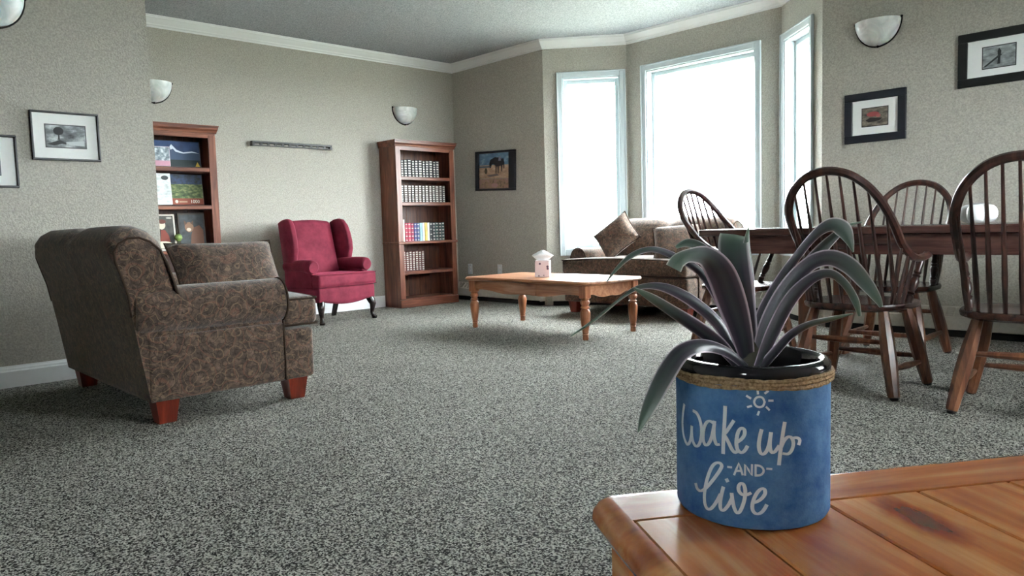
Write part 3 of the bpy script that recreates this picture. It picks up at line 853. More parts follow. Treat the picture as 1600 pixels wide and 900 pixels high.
patch('print_dress', [(-0.05, 0.03), (0.06, 0.03), (0.045, 0.12), (0.02, 0.165), (-0.015, 0.165), (-0.02, 0.10)], YF - 0.0008, flat('7c3324'), b5)
patch('print_lap', ell(0.0, 0.045, 0.07, 0.03), YF - 0.0012, flat('cfc8b4'), b5)
patch('print_head', ell(-0.005, 0.205, 0.03, 0.036), YF - 0.0016, flat('d8c8b4'), b5)
patch('print_hair', ell(0.0, 0.232, 0.032, 0.018), YF - 0.0020, flat('5d2a1a'), b5)
text_on('1000', 0.055, 0.255, 0.022, YF - 0.0012, flat('e6e0d4'), b5)
b6 = puzzle('dark puzzle box showing a tan wild cat, lower right of the half-hidden bookcase', 0.175, 0.665, 0.215, 0.30, '3a3228', 0.19, 5)
patch('print_ground', [(-0.098, 0.012), (0.098, 0.012), (0.098, 0.288), (-0.098, 0.288)], YF, print_mat('print_forest', [(0.3, hexc('17191a')), (0.7, hexc('3f464a'))], 18, 6.0), b6)
patch('print_cat_body', [(-0.02, 0.04), (0.09, 0.04), (0.09, 0.16), (0.06, 0.20), (0.01, 0.18), (-0.01, 0.12)], YF - 0.0008, flat('6a4632'), b6)
patch('print_cat_head', ell(-0.022, 0.185, 0.036, 0.042), YF - 0.0012, flat('86664e'), b6)
patch('print_cat_ear', [(-0.06, 0.20), (-0.035, 0.215), (-0.062, 0.242)], YF - 0.0014, flat('5a4334'), b6); patch('print_cat_ear', [(0.012, 0.20), (-0.012, 0.218), (0.014, 0.24)], YF - 0.0014, flat('5a4334'), b6)
patch('print_cat_muzzle', ell(-0.026, 0.165, 0.018, 0.015), YF - 0.0018, flat('cdbfae'), b6)
# green sprig sticking up beside the figure box
g = thing('leaf_ornament', 'small green ornament standing before the lower puzzle boxes', 'ornament', (XB + 0.245, 2.205 + 0.045, 0.6655))
m = MB(); m.lathe([(0.02, 0.0), (0.026, 0.012), (0.016, 0.03), (0.005, 0.06), (0.004, 0.09)], n=10); m.build('stand', flat('3d4a2a'), g)
m = MB(); m.lathe([(0.0, 0.075), (0.018, 0.082), (0.03, 0.10), (0.026, 0.122), (0.012, 0.134), (0.0, 0.137)], n=10); m.build('bloom', flat('86a05a'), g)

# ------------------------------------------------------------------ paisley sofas
def sofa(label, loc, rz, group):
    e = thing('loveseat', label, 'sofa', loc, rz, group)
    W = 0.655
    m = MB(); m.rbox((-W, -0.60, 0.10), (W, 0.0, 0.37), 0.018, 3, 4, lambda p: (p.x, p.y - 0.02 * max(0, (p.z - 0.1)) if p.y > -0.3 else p.y, p.z)); m.build('base', M_PAIS, e)
    m = MB(); m.rbox((-W + 0.004, -0.745, 0.10), (W - 0.004, -0.585, 0.335), 0.022, 3, 4); m.build('front_rail', M_PAIS, e)
    # T-shaped bench cushion
    def crown(p):
        k = max(0.0, 1 - (p.x / (W + 0.02)) ** 2)
        return (p.x, p.y, p.z + (0.02 * k if p.z > 0.42 else 0.0))
    m = MB(); m.rbox((-W + 0.165, -0.62, 0.345), (W - 0.165, -0.16, 0.475), 0.035, 4, 8, crown)
    m.rbox((-W + 0.004, -0.775, 0.345), (W - 0.004, -0.595, 0.478), 0.035, 4, 10, crown); c_ = m.build('seat_cushion', M_PAIS, e)
    m = MB()
    for z in (0.352, 0.470):
        m.tube([(-W + 0.012, -0.60, z), (-W + 0.006, -0.765, z), (-W + 0.03, -0.776, z + 0.002)] + [(-W + 0.03 + (2 * W - 0.06) * q / 12, -0.778, z + (0.018 * (1 - (2 * q / 12 - 1) ** 2) if z > 0.4 else 0)) for q in range(13)] + [(W - 0.006, -0.765, z), (W - 0.012, -0.60, z)], 0.005, 6)
    m.build('welt', M_WELT, c_)
    # rolled arms
    for sx in (-1, 1):
        prof = []
        for q in range(26):
            a = R(-62) + R(304) * q / 25      # roll, opening downwards
            prof.append((0.085 * math.sin(a), 0.102 * -math.cos(a)))
        cx = sx * (W - 0.062)
        outl = [(cx + sx * 0.004 + (0.090 * math.sin(R(t))), 0.472 - 0.100 * math.cos(R(t))) for t in range(0, 360, 15)]
        m = MB()
        def sec(y, s):
            return [(cx + (x_ - cx) * s, y, 0.472 + (z_ - 0.472) * s) for x_, z_ in outl]
        ys = [(0.036, 0.90), (0.032, 0.96), (0.020, 1.0), (-0.05, 1.0), (-0.12, 1.0), (-0.22, 1.0), (-0.32, 1.0), (-0.42, 1.0), (-0.52, 1.0), (-0.585, 1.0), (-0.602, 0.985), (-0.612, 0.93)]
        rows = [sec(y, s) for y, s in ys]
        n = len(outl)
        vs = [p for r_ in rows for p in r_]
        fs = [(i * n + k, i * n + (k + 1) % n, (i + 1) * n + (k + 1) % n, (i + 1) * n + k) for i in range(len(rows) - 1) for k in range(n)]
        fs += [tuple(range(n)), tuple((len(rows) - 1) * n + k for k in range(n))]
        m.add(vs, fs)
        inner = sorted((cx - sx * 0.075, cx + sx * 0.045))
        m.rbox((inner[0], -0.600, 0.33), (inner[1], -0.01, 0.50), 0.02, 2, 3)
        a_ = m.build('arm', M_PAIS, e)
        m = MB(); m.tube([(x_, -0.604, z_) for x_, z_ in [(cx + (px_ - cx) * 1.0, 0.472 + (pz_ - 0.472) * 1.0) for px_, pz_ in outl]], 0.0055, 6, closed=True)
        m.tube([(sx * (W + 0.001), -0.592, 0.38), (sx * (W + 0.001), -0.592, 0.105)], 0.004, 6)
        m.build('welt', M_WELT, a_)
    # padded back with two humps; rows: profile (y, z) from the outside bottom over the top to the inside
    prof = [(-0.005, 0.10), (0.012, 0.22), (0.030, 0.34), (0.048, 0.46), (0.068, 0.56), (0.092, 0.65), (0.112, 0.72), (0.114, 0.765), (0.092, 0.80), (0.050, 0.825), (0.005, 0.828), (-0.040, 0.808), (-0.080, 0.765), (-0.108, 0.69), (-0.130, 0.60), (-0.150, 0.50), (-0.165, 0.40), (-0.165, 0.20), (-0.12, 0.10)]
    m = MB()
    NX = 40; hwB = W - 0.01
    vs = []
    xs = []
    for i in range(NX + 1):
        t = -1 + 2 * i / NX
        t = math.copysign(1 - (1 - abs(t)) ** 1.5, t)
        xs.append(t)
    for t in xs:
        edge = max(0.0, (abs(t) - 0.86) / 0.14)
        drop = 0.050 * edge ** 2.2 + 0.034 * math.exp(-(t / 0.09) ** 2)
        puff = 0.012 * math.sin(PI * min(1, abs(t) / 0.93)) - 0.012
        shr = 1 - 0.10 * edge ** 3
        for y, z in prof:
            zz = z - (drop - puff * 0.3) * max(0, (z - 0.45) / 0.38)
            yc = -0.02
            yy = y
            if z > 0.5: yy = yc + 0.0 + (y - yc) * shr
            if z > 0.5 and y < 0: yy -= 0.025 * math.sin(PI * min(1, abs(t) / 0.97)) * (1 if abs(t) < 0.97 else 0)
            bul = 0.0
            xx = t * hwB + (math.copysign(0.022, t) * math.sin(PI * min(1.0, max(0.0, (z - 0.45) / 0.38))) if abs(t) > 0.9 else 0)
            vs.append((xx, yy, zz))
    n = len(prof)
    fs = [(i * n + k, i * n + k + 1, (i + 1) * n + k + 1, (i + 1) * n + k) for i in range(NX) for k in range(n - 1)]
    fs += [(i * n + n - 1, i * n, (i + 1) * n, (i + 1) * n + n - 1) for i in range(NX)]
    fs += [tuple(range(n)), tuple(NX * n + k for k in range(n))]
    m.add(vs, fs)
    b_ = m.build('backrest', M_PAIS, e, ang=60)
    for sx in (0, NX):
        m = MB(); m.tube([vs[sx * n + k] for k in range(3, 16)], 0.005, 6); m.build('welt', M_WELT, b_)
    for sx in (-1, 1):
        for y in (-0.665, -0.075):
            m = MB(); cx = sx * (W - 0.075)
            m.prism([(-0.048, -0.048), (0.048, -0.048), (0.048, 0.048), (-0.048, 0.048)], lambda a, b: (cx + a * 0.72 + sx * 0.0, y + b * 0.72, 0.0), lambda a, b: (cx + a, y + b, 0.102))
            m.build('foot', M_FOOT, e, smooth=False)
    return e
sofa('brown paisley loveseat seen from behind, in front of the left wall', (-3.86, 1.0, 0), PI, 'paisley loveseats')
sofa('brown paisley loveseat in shade under the bay windows', (-3.945, 5.745, 0), 0, 'paisley loveseats')

def pillow(label, w_, h_, t, mtx, material):
    m = MB()
    def side(sg):
        def fn(u, v):
            a, b = 2 * u - 1, 2 * v - 1
            k = (max(0.0, 1 - a ** 4) * max(0.0, 1 - b ** 4)) ** 0.5
            px = a * w_ / 2 * (1 - 0.075 * (1 - b * b))
            pz = b * h_ / 2 * (1 - 0.075 * (1 - a * a))
            return (px, sg * t / 2 * k, pz)
        return fn
    m.grid(side(1), 16, 16); m.grid(side(-1), 16, 16)
    o = m.build('throw_pillow', material, None)
    rim = []
    f = side(1)
    N = 16
    for i in range(N): rim.append(f(i / N, 0))
    for i in range(N): rim.append(f(1, i / N))
    for i in range(N): rim.append(f(1 - i / N, 1))
    for i in range(N): rim.append(f(0, 1 - i / N))
    m = MB(); m.tube(rim, 0.005, 6, closed=True); m.build('welt', M_WELT, o)
    o.matrix_world = mtx
    tag(o, label, 'pillow', 'paisley throw pillows')
    return o
def mtx(loc, rx, ry, rz):
    return Matrix.Translation(loc) @ Matrix.Rotation(rz, 4, 'Z') @ Matrix.Rotation(rx, 4, 'X') @ Matrix.Rotation(ry, 4, 'Y')
pillow('paisley throw pillow leaning on the arm of the near loveseat', 0.52, 0.36, 0.17, mtx((-3.475, 1.47, 0.585), R(28), 0, R(-86)), M_PAIS)
pillow('paisley throw pillow tipped on its corner at the left of the far loveseat', 0.37, 0.30, 0.16, mtx((-4.245, 5.33, 0.670), R(-16), R(-38), R(10)), M_PAIS)
pillow('paisley throw pillow at the right end of the far loveseat', 0.40, 0.36, 0.17, mtx((-3.53, 5.22, 0.600), R(-34), R(-4), R(30)), M_PAIS)

# ------------------------------------------------------------------ red wing chair
def wing_chair():
    e = thing('wing_chair', 'burgundy velvet wing chair between the two bookcases', 'armchair', (-5.984, 3.416, 0), R(97))
    # upholstered base with a curved lower front edge
    m = MB()
    def base_def(p):
        if p.z < 0.2: return (p.x, p.y, p.z - 0.028 * max(0, 1 - (p.x / 0.22) ** 2) * (1 if p.y < -0.2 else 0))
        return tuple(p)
    m.rbox((-0.305, -0.275, 0.185), (0.305, 0.20, 0.315), 0.02, 3, 10, base_def)
    m.build('seat_base', M_VELVET, e)
    m = MB(); m.rbox((-0.245, -0.20, 0.315), (0.245, 0.16, 0.425), 0.03, 4, 6)
    m.rbox((-0.315, -0.295, 0.315), (0.315, -0.185, 0.425), 0.03, 4, 8); c_ = m.build('seat_cushion', M_VELVET, e)
    m = MB()
    for z in (0.32, 0.42): m.tube([(-0.312, -0.19, z), (-0.312, -0.285, z), (-0.29, -0.297, z), (0.29, -0.297, z), (0.312, -0.285, z), (0.312, -0.19, z)], 0.004, 6)
    m.build('welt', M_VELVET, c_)
    def rec(p):                                        # recline
        return (p.x * (1 + 0.10 * (p.z - 0.4)), p.y + 0.26 * (p.z - 0.38) - 0.02 * math.cos(p.x * 5), p.z + (0.022 * math.cos(p.x * 5.5) if p.z > 0.8 else 0))
    m = MB(); m.rbox((-0.225, 0.10, 0.34), (0.225, 0.20, 0.875), 0.04, 4, 8, rec); m.build('backrest', M_VELVET, e)
    m = MB(); m.rbox((-0.27, 0.185, 0.18), (0.27, 0.235, 0.865), 0.02, 3, 6, lambda p: (p.x, p.y + 0.17 * max(0, p.z - 0.36), p.z)); m.build('outer_back', M_VELVET, e)
    for sx in (-1, 1):
        # wing: outline in (y, z) thickened, flaring outwards to the front
        outl = [(0.23, 0.50), (0.10, 0.50), (0.045, 0.54), (0.025, 0.62), (0.030, 0.70), (0.050, 0.78), (0.075, 0.845), (0.115, 0.893), (0.165, 0.905), (0.225, 0.897), (0.285, 0.875)]
        m = MB()
        n = len(outl)
        def wx(y, z, o): return sx * (0.262 + 0.16 * max(0, 0.16 - y) + o)
        layers = []
        cy = sum(p[0] for p in outl) / n; cz_ = sum(p[1] for p in outl) / n
        for o, s in ((-0.012, 0.93), (0.0, 1.0), (0.026, 1.0), (0.038, 0.93)):
            layers.append([(wx(y, z, o), cy + (y - cy) * s, cz_ + (z - cz_) * s) for y, z in outl])
        vs = [p for l in layers for p in l]
        fs = [(i * n + k, i * n + (k + 1) % n, (i + 1) * n + (k + 1) % n, (i + 1) * n + k) for i in range(3) for k in range(n)]
        fs += [tuple(range(n)), tuple(3 * n + k for k in range(n))]
        m.add(vs, fs); m.build('wing', M_VELVET, e, ang=70)
        # rolled arm with its outer panel
        m = MB()
        pts = [(sx * 0.268, 0.21, 0.492), (sx * 0.268, 0.12, 0.492), (sx * 0.270, 0.02, 0.494), (sx * 0.276, -0.08, 0.494), (sx * 0.284, -0.15, 0.490), (sx * 0.288, -0.185, 0.486), (sx * 0.288, -0.200, 0.484)]
        m.tube(pts, [0.050, 0.054, 0.056, 0.058, 0.060, 0.058, 0.046], 16)
        m.rbox((sx * 0.275 - 0.030, -0.185, 0.30), (sx * 0.275 + 0.030, 0.215, 0.49), 0.02, 3, 3, lambda p: (p.x, p.y, p.z))
        m.build('arm', M_VELVET, e)
        # cabriole front leg
        m = MB()
        m.tube([(sx * 0.262, -0.235, 0.20), (sx * 0.272, -0.252, 0.165), (sx * 0.280, -0.264, 0.13), (sx * 0.276, -0.258, 0.09), (sx * 0.272, -0.256, 0.055), (sx * 0.278, -0.266, 0.028), (sx * 0.284, -0.276, 0.010), (sx * 0.284, -0.276, 0.0)], [0.034, 0.034, 0.028, 0.021, 0.016, 0.019, 0.024, 0.020], 10)
        m.build('leg', M_EBONY, e)
        m = MB(); m.prism([(-0.02, -0.02), (0.02, -0.02), (0.02, 0.02), (-0.02, 0.02)], lambda a, b: (sx * 0.235 + a * 0.8, 0.255 + b * 0.8, 0), lambda a, b: (sx * 0.235 + a, 0.185 + b, 0.19)); m.build('leg', M_EBONY, e, smooth=False)
    return e
wing_chair()

# ------------------------------------------------------------------ coffee table and tissue box
CT = thing('coffee_table', 'honey pine coffee table with turned legs and a scalloped apron', 'table', (-3.905, 4.095, 0), 0)
m = MB()
def rrect(hx, hy, r, n=5):
    out = []
    for cx, cy, a0 in ((hx - r, hy - r, 0), (-hx + r, hy - r, 90), (-hx + r, -hy + r, 180), (hx - r, -hy + r, 270)):
        for q in range(n + 1):
            a = R(a0 + 90 * q / n); out.append((cx + r * math.cos(a), cy + r * math.sin(a)))
    return out
def loft_rr(m, hx, hy, r, prof, n=5):
    """closed solid from stacked rounded rectangles: prof = (inset, z)"""
    rings = [[(x_, y_, z) for x_, y_ in rrect(hx - i, hy - i, max(0.002, r - i), n)] for i, z in prof]
    k = len(rings[0]); vs = [p for r_ in rings for p in r_]
    fs = [(a * k + b, a * k + (b + 1) % k, (a + 1) * k + (b + 1) % k, (a + 1) * k + b) for a in range(len(rings) - 1) for b in range(k)]
    fs += [tuple(reversed(range(k))), tuple((len(rings) - 1) * k + b for b in range(k))]
    m.add(vs, fs)
loft_rr(m, 0.632, 0.322, 0.045, [(0.016, 0.372), (0.004, 0.378), (0.0, 0.386), (0.003, 0.394), (0.010, 0.400)])
m.build('table_top', M_COFFEE, CT, ang=25)
def apron(m, L, x_off=0.0, n=40, depth0=0.075, amp=0.020):
    pts = [(-L / 2, 0.372), (L / 2, 0.372)]
    for q in range(n + 1):
        t = 1 - q / n
        x_ = -L / 2 + L * t
        s = abs(2 * t - 1)
        z = 0.372 - depth0 - amp * (0.5 + 0.5 * math.cos(PI * min(1, s * 1.25))) + 0.007 * math.cos(s * 7.5)
        pts.append((x_, z))
    return pts
for sy in (-1, 1):
    for half in (-1, 1):
        m = MB()
        full = apron(None, 1.085)
        lo, hi = (-0.5425, 0.115) if half < 0 else (0.119, 0.5425)
        bot = [(max(lo, min(hi, a)), b) for a, b in full[2:]]
        cl = []
        for a, b in bot:
            if not cl or abs(cl[-1][0] - a) > 1e-6: cl.append((a, b))
        poly = [(lo, 0.372), (hi, 0.372)] + cl
        y0 = sy * 0.262
        m.prism(poly, lambda a, b: (a, y0 - 0.010, b), lambda a, b: (a, y0 + 0.010, b)); m.build('apron', M_COFFEE, CT, smooth=False)
for sx in (-1, 1):
    m = MB(); x0 = sx * 0.572
    m.prism(apron(None, 0.465), lambda a, b: (x0 - 0.010, a, b), lambda a, b: (x0 + 0.010, a, b)); m.build('apron', M_COFFEE, CT, smooth=False)
LEGP = [(0.0, 0.0), (0.019, 0.0), (0.021, 0.012), (0.019, 0.030), (0.020, 0.034), (0.024, 0.038), (0.020, 0.044), (0.023, 0.052), (0.021, 0.058), (0.025, 0.075), (0.031, 0.12), (0.035, 0.160), (0.036, 0.185), (0.030, 0.205), (0.022, 0.214), (0.030, 0.218), (0.031, 0.226), (0.022, 0.231), (0.025, 0.238), (0.033, 0.250), (0.033, 0.262), (0.026, 0.272), (0.030, 0.278), (0.030, 0.284)]
src = None
for sx in (-1, 1):
    for sy in (-1, 1):
        if src is None:
            m = MB(); m.lathe(LEGP, n=16); m.cbox((-0.030, -0.030, 0.284), (0.030, 0.030, 0.372), 0.003)
            src = m.build('leg', M_COFFEE_V, CT); src.location = (sx * 0.572, sy * 0.262, 0)
        else: share(src, 'leg', CT, (sx * 0.572, sy * 0.262, 0))

def tissue_mat():
    m = mat('dotted_tissue_carton', hexc('d9c4c6'), 0.6)
    N, L, B = nodes(m)
    v = nd(m, 'ShaderNodeTexVoronoi', Scale=26.0); v.inputs['Randomness'].default_value = 0.8
    L.new(coords(m), v.inputs['Vector'])
    rp = ramp(m, [(0.20, hexc('5b3f55')), (0.27, hexc('dcc8ca'))]); L.new(v.outputs['Distance'], rp.inputs[0]); L.new(rp.outputs[0], B.inputs['Base Color'])
    return m
TB = thing('tissue_box', 'pink dotted cube tissue box with a white tissue, on the coffee table', 'tissue box', (-3.94, 4.06, 0.4005), R(38))
m = MB(); m.cbox((-0.055, -0.055, 0), (0.055, 0.055, 0.122), 0.003); m.build('carton', tissue_mat(), TB, smooth=False)
m = MB(); m.prism(ell(0, 0, 0.04, 0.028, 16), lambda a, b: (a, b, 0.122), lambda a, b: (a, b, 0.1235)); m.build('opening', flat('b9b3b6'), TB, smooth=False)
m = MB()
def tissue_body(u, v):
    a = 2 * PI * u
    for (a0, b0), (a1, b1) in zip(TK[:-1], TK[1:]):
        if a0 <= v <= a1: w_ = b0 + (b1 - b0) * (v - a0) / (a1 - a0)
    r = w_ * (1 + 0.10 * math.sin(4 * a + 5 * v))
    return (r * math.cos(a), 0.45 * r * math.sin(a) + 0.006 * math.sin(6 * v), 0.119 + 0.078 * v + 0.004 * math.sin(3 * a))
TK = [(0.0, 0.034), (0.30, 0.058), (0.52, 0.078), (0.62, 0.066), (0.85, 0.034), (1.0, 0.006)]
m.grid(tissue_body, 26, 14, closeu=True)
m.build('tissue', mat('white_tissue', hexc('f4f6f7'), 0.9), TB, ang=60)

# ------------------------------------------------------------------ dining set
def dining_chair(label, loc, rz):
    e = thing('windsor_armchair', label, 'chair', loc, rz, 'hoop-back dining chairs')
    SZ = 0.40
    # saddle seat; front towards -y
    outl = []
    for q in range(40):
        a = 2 * PI * q / 40
        c, s_ = math.cos(a), math.sin(a)
        x_ = 0.232 * math.copysign(abs(c) ** 0.62, c)
        y_ = 0.215 * math.copysign(abs(s_) ** 0.70, s_)
        if y_ > 0: x_ *= 1 - 0.12 * (y_ / 0.215) ** 2
        outl.append((x_, y_))
    m = MB(); n = 40
    rings = [(0.88, SZ - 0.036), (0.985, SZ - 0.026), (1.0, SZ - 0.012), (0.985, SZ - 0.002), (0.93, SZ), (0.70, SZ - 0.006), (0.35, SZ - 0.010)]
    vs = [(x_ * k, y_ * k, z) for k, z in rings for x_, y_ in outl]
    fs = [(i * n + k, i * n + (k + 1) % n, (i + 1) * n + (k + 1) % n, (i + 1) * n + k) for i in range(len(rings) - 1) for k in range(n)]
    fs += [tuple(reversed(range(n))), tuple((len(rings) - 1) * n + k for k in range(n))]
    m.add(vs, fs); m.build('seat', M_CHAIR_H, e)
    # splayed legs, chamfered square, thicker in the middle
    legs = {}
    for sx in (-1, 1):
        for sy in (-1, 1):
            top = Vector((sx * 0.150, sy * 0.130 + 0.005, SZ - 0.030)); bot = Vector((sx * 0.222, sy * 0.205, 0.012))
            legs[(sx, sy)] = (top, bot)
            m = MB()
            pts = [top.lerp(bot, t) for t in (0, 0.12, 0.35, 0.6, 0.85, 1.0)]
            m.tube(pts, [0.021, 0.024, 0.030, 0.031, 0.026, 0.023], 8, rot=PI / 8)
            lg = m.build('leg', M_CHAIR_LEG, e, ang=25)
            m = MB(); b0 = bot + Vector((0, 0, -0.002)); m.lathe([(0.015, 0.0), (0.018, 0.003), (0.018, 0.012)], (b0.x, b0.y, 0.0), 10); m.build('glide', M_BLACK, lg)
    def at(sx, sy, z):
        t, b = legs[(sx, sy)]
        return t.lerp(b, (t.z - z) / (t.z - b.z))
    for a_, b_ in (((-1, -1, 0.11), (-1, 1, 0.125)), ((1, -1, 0.11), (1, 1, 0.125)), ((-1, 1, 0.235), (1, 1, 0.235)), ((-1, -1, 0.135), (1, -1, 0.135))):
        p, q = at(*a_), at(*b_)
        m = MB(); m.tube([p.lerp(q, t) for t in (0.03, 0.2, 0.5, 0.8, 0.97)], [0.009, 0.012, 0.0165, 0.012, 0.009], 8); m.build('stretcher', M_CHAIR_LEG, e)
    # continuous hoop: arms sweep back and up
    half = [(0.236, -0.135, 0.602), (0.236, -0.10, 0.594), (0.233, -0.04, 0.590), (0.230, 0.02, 0.597), (0.226, 0.08, 0.622), (0.222, 0.14, 0.662), (0.221, 0.18, 0.70), (0.219, 0.22, 0.742), (0.212, 0.26, 0.785), (0.198, 0.292, 0.83), (0.176, 0.318, 0.872), (0.145, 0.338, 0.91), (0.100, 0.355, 0.945), (0.05, 0.364, 0.964), (0.0, 0.367, 0.970)]
    pts = half + [(-x_, y_, z) for x_, y_, z in reversed(half[:-1])]
    # smooth it
    def smoothp(P):
        P = [Vector(p) for p in P]; out = []
        for i in range(len(P) - 1):
            p0, p1, p2, p3 = P[max(0, i - 1)], P[i], P[i + 1], P[min(len(P) - 1, i + 2)]
            for t in (0, 1 / 3, 2 / 3):
                out.append(0.5 * ((2 * p1) + (p2 - p0) * t + (2 * p0 - 5 * p1 + 4 * p2 - p3) * t * t + (3 * p1 - p0 - 3 * p2 + p3) * t ** 3))
        out.append(P[-1]); return out
    hp = smoothp(pts)
    rr = [0.019] * len(hp)
    rr[0] = 0.013; rr[-1] = 0.013; rr[1] = 0.021; rr[-2] = 0.021
    m = MB(); m.tube(hp, rr, 8, flat=0.86, rot=PI / 8); m.build('hoop', M_CHAIR, e, ang=30)
    def hoop_at(x_):
        best = None
        for p, q in zip(hp[:-1], hp[1:]):
            if p.z > 0.70 and q.z > 0.70 and (p.x - x_) * (q.x - x_) <= 0 and abs(p.x - q.x) > 1e-6:
                best = p.lerp(q, (x_ - p.x) / (q.x - p.x))
        return best
    for q in range(9):
        u = -1 + 2 * q / 8
        top = hoop_at(u * 0.208)
        if top is None: continue
        ang = u * 1.02
        bot = Vector((0.185 * math.sin(ang) / math.sin(1.02), 0.190 * math.cos(ang) + 0.0, SZ - 0.006))
        m = MB()
        m.tube([bot.lerp(top, t) for t in (0, 0.25, 0.5, 0.8, 1.0)], [0.0075, 0.0105, 0.0085, 0.006, 0.0055], 7); m.build('spindle', M_CHAIR, e)
    for sx in (-1, 1):
        for top, bot in (((0.230, 0.010, 0.592), (0.198, 0.060, SZ - 0.006)), ((0.226, 0.070, 0.612), (0.192, 0.100, SZ - 0.006)), ((0.222, 0.130, 0.650), (0.182, 0.135, SZ - 0.006))):
            t_ = Vector((sx * top[0], top[1], top[2])); b_ = Vector((sx * bot[0], bot[1], bot[2]))
            m = MB(); m.tube([b_.lerp(t_, t) for t in (0, 0.3, 0.6, 1.0)], [0.0075, 0.0105, 0.0085, 0.006], 7); m.build('arm_spindle', M_CHAIR, e)
        t_ = Vector((sx * 0.234, -0.065, 0.578)); b_ = Vector((sx * 0.202, 0.005, SZ - 0.006))
        m = MB()
        ts = [0, 0.08, 0.16, 0.20, 0.24, 0.28, 0.40, 0.52, 0.60, 0.64, 0.68, 0.72, 0.80, 0.9, 1.0]
        m.tube([b_.lerp(t_, t) for t in ts], [0.013, 0.016, 0.018, 0.012, 0.018, 0.012, 0.019, 0.020, 0.014, 0.018, 0.012, 0.017, 0.013, 0.014, 0.011], 10); m.build('arm_post', M_CHAIR, e)
    return e
M_CHAIR_H = wood('dark_red_oak_seat', hexc('1c1110'), hexc('3a241e'), hexc('5c3a2e'), axis=1, rough=0.25, knots=False)
dining_chair('hoop-back wooden armchair behind the plant, its back to the camera', (-1.39, 3.51, 0), PI)
dining_chair('hoop-back wooden armchair cut off by the right edge of the photo', (-0.728, 3.455, 0), PI + R(6))
dining_chair('hoop-back wooden armchair on the far side of the table by the heater', (-1.585, 4.45, 0), 0)
dining_chair('hoop-back wooden armchair at the table end in front of the bay window', (-2.315, 4.10, 0), R(88))

DT = thing('dining_table', 'long dark walnut dining table with square legs', 'table', (-0.86, 4.13, 0), 0)
m = MB(); loft_rr(m, 1.56, 0.35, 0.02, [(0.008, 0.690), (0.0, 0.694), (0.0, 0.722), (0.005, 0.728)], 3); m.build('table_top', M_TABLE, DT, ang=25)
for y_, zb in ((-0.295, 0.592), (0.235, 0.610)):
    m = MB(); m.cbox((-1.34, y_ - 0.012, zb), (1.34, y_ + 0.012, 0.690), 0.002); m.build('apron', M_TABLE, DT, smooth=False)
for sx in (-1, 1):
    m = MB(); m.cbox((sx * 1.325 - 0.012, -0.283, 0.620), (sx * 1.325 + 0.012, 0.223, 0.690), 0.002); m.build('apron', M_TABLE, DT, smooth=False)
    for sy in (-1, 1):
        m = MB(); yl = -0.245 if sy < 0 else 0.185; m.cbox((sx * 0.955 - 0.036, yl - 0.034, 0.0), (sx * 0.955 + 0.036, yl + 0.034, 0.690), 0.004); m.build('leg', M_CHAIR_LEG, DT, smooth=False)
# white lobed vase on the table
LV = thing('lobed_vase', 'small white lobed bowl on the dining table', 'bowl', (-1.065, 4.06, 0.7285), 0)
m = MB()
def lob(u, v):
    a = 2 * PI * u; t = PI * v
    k = 0.70 + 0.36 * abs(math.cos(2.5 * a + 0.9)) ** 0.55
    r = (0.028 + 0.052 * math.sin(t) ** 0.7) * k
    return (r * math.cos(a), r * math.sin(a), 0.046 - 0.044 * math.cos(t) + 0.002)
m.grid(lob, 72, 16, closeu=True); m.build('body', mat('white_glaze', hexc('d2d4d4'), 0.45), LV, ang=70)
m = MB(); m.lathe([(0.020, 0.086), (0.026, 0.094), (0.030, 0.096), (0.026, 0.097), (0.018, 0.088)], n=16); m.build('lip', mat('white_glaze_lip', hexc('e6e8e8'), 0.35), LV)

# ------------------------------------------------------------------ plank side table in the foreground
UX = Vector((math.cos(R(57.5)), math.sin(R(57.5)), 0)); VX = Vector((UX.y, -UX.x, 0))
U0, U1, V0, V1, TZ = 0.193, 1.07, -0.668, -0.11, 0.52
cen = UX * ((U0 + U1) / 2) + VX * ((V0 + V1) / 2)
ST = thing('plank_side_table', 'glossy cherry plank table under the potted plant', 'table', (cen.x, cen.y, 0), R(57.5))
hu, hv = (U1 - U0) / 2, (V1 - V0) / 2
ED = 0.020
TT = 0.026
for sy, nm in ((1, 'border'), (-1, 'border')):
    m = MB(); yo = sy * (hv - ED); yi = sy * (hv - 0.077); c_ = 0.001 * sy
    m.prism([(yo, TZ - TT), (yo, TZ), (yi + c_, TZ), (yi, TZ - 0.001), (yi, TZ - TT)], lambda y, z: (-hu + ED, y, z), lambda y, z: (hu - ED, y, z))
    m.build('border', M_SIDE_B, ST, smooth=False)
edges = [-hu + ED] + [U + (-(U0 + U1) / 2) for U in (0.2945, 0.3900, 0.4860, 0.5820, 0.6780, 0.7740, 0.8700, 0.9660)] + [hu - ED]
for a, b in zip(edges[:-1], edges[1:]):
    m = MB(); m.cbox((a + 0.0011, -hv + 0.0788, TZ - TT), (b - 0.0011, hv - 0.0788, TZ), 0.0014)
    o = m.build('plank', M_SIDE, ST, smooth=False)
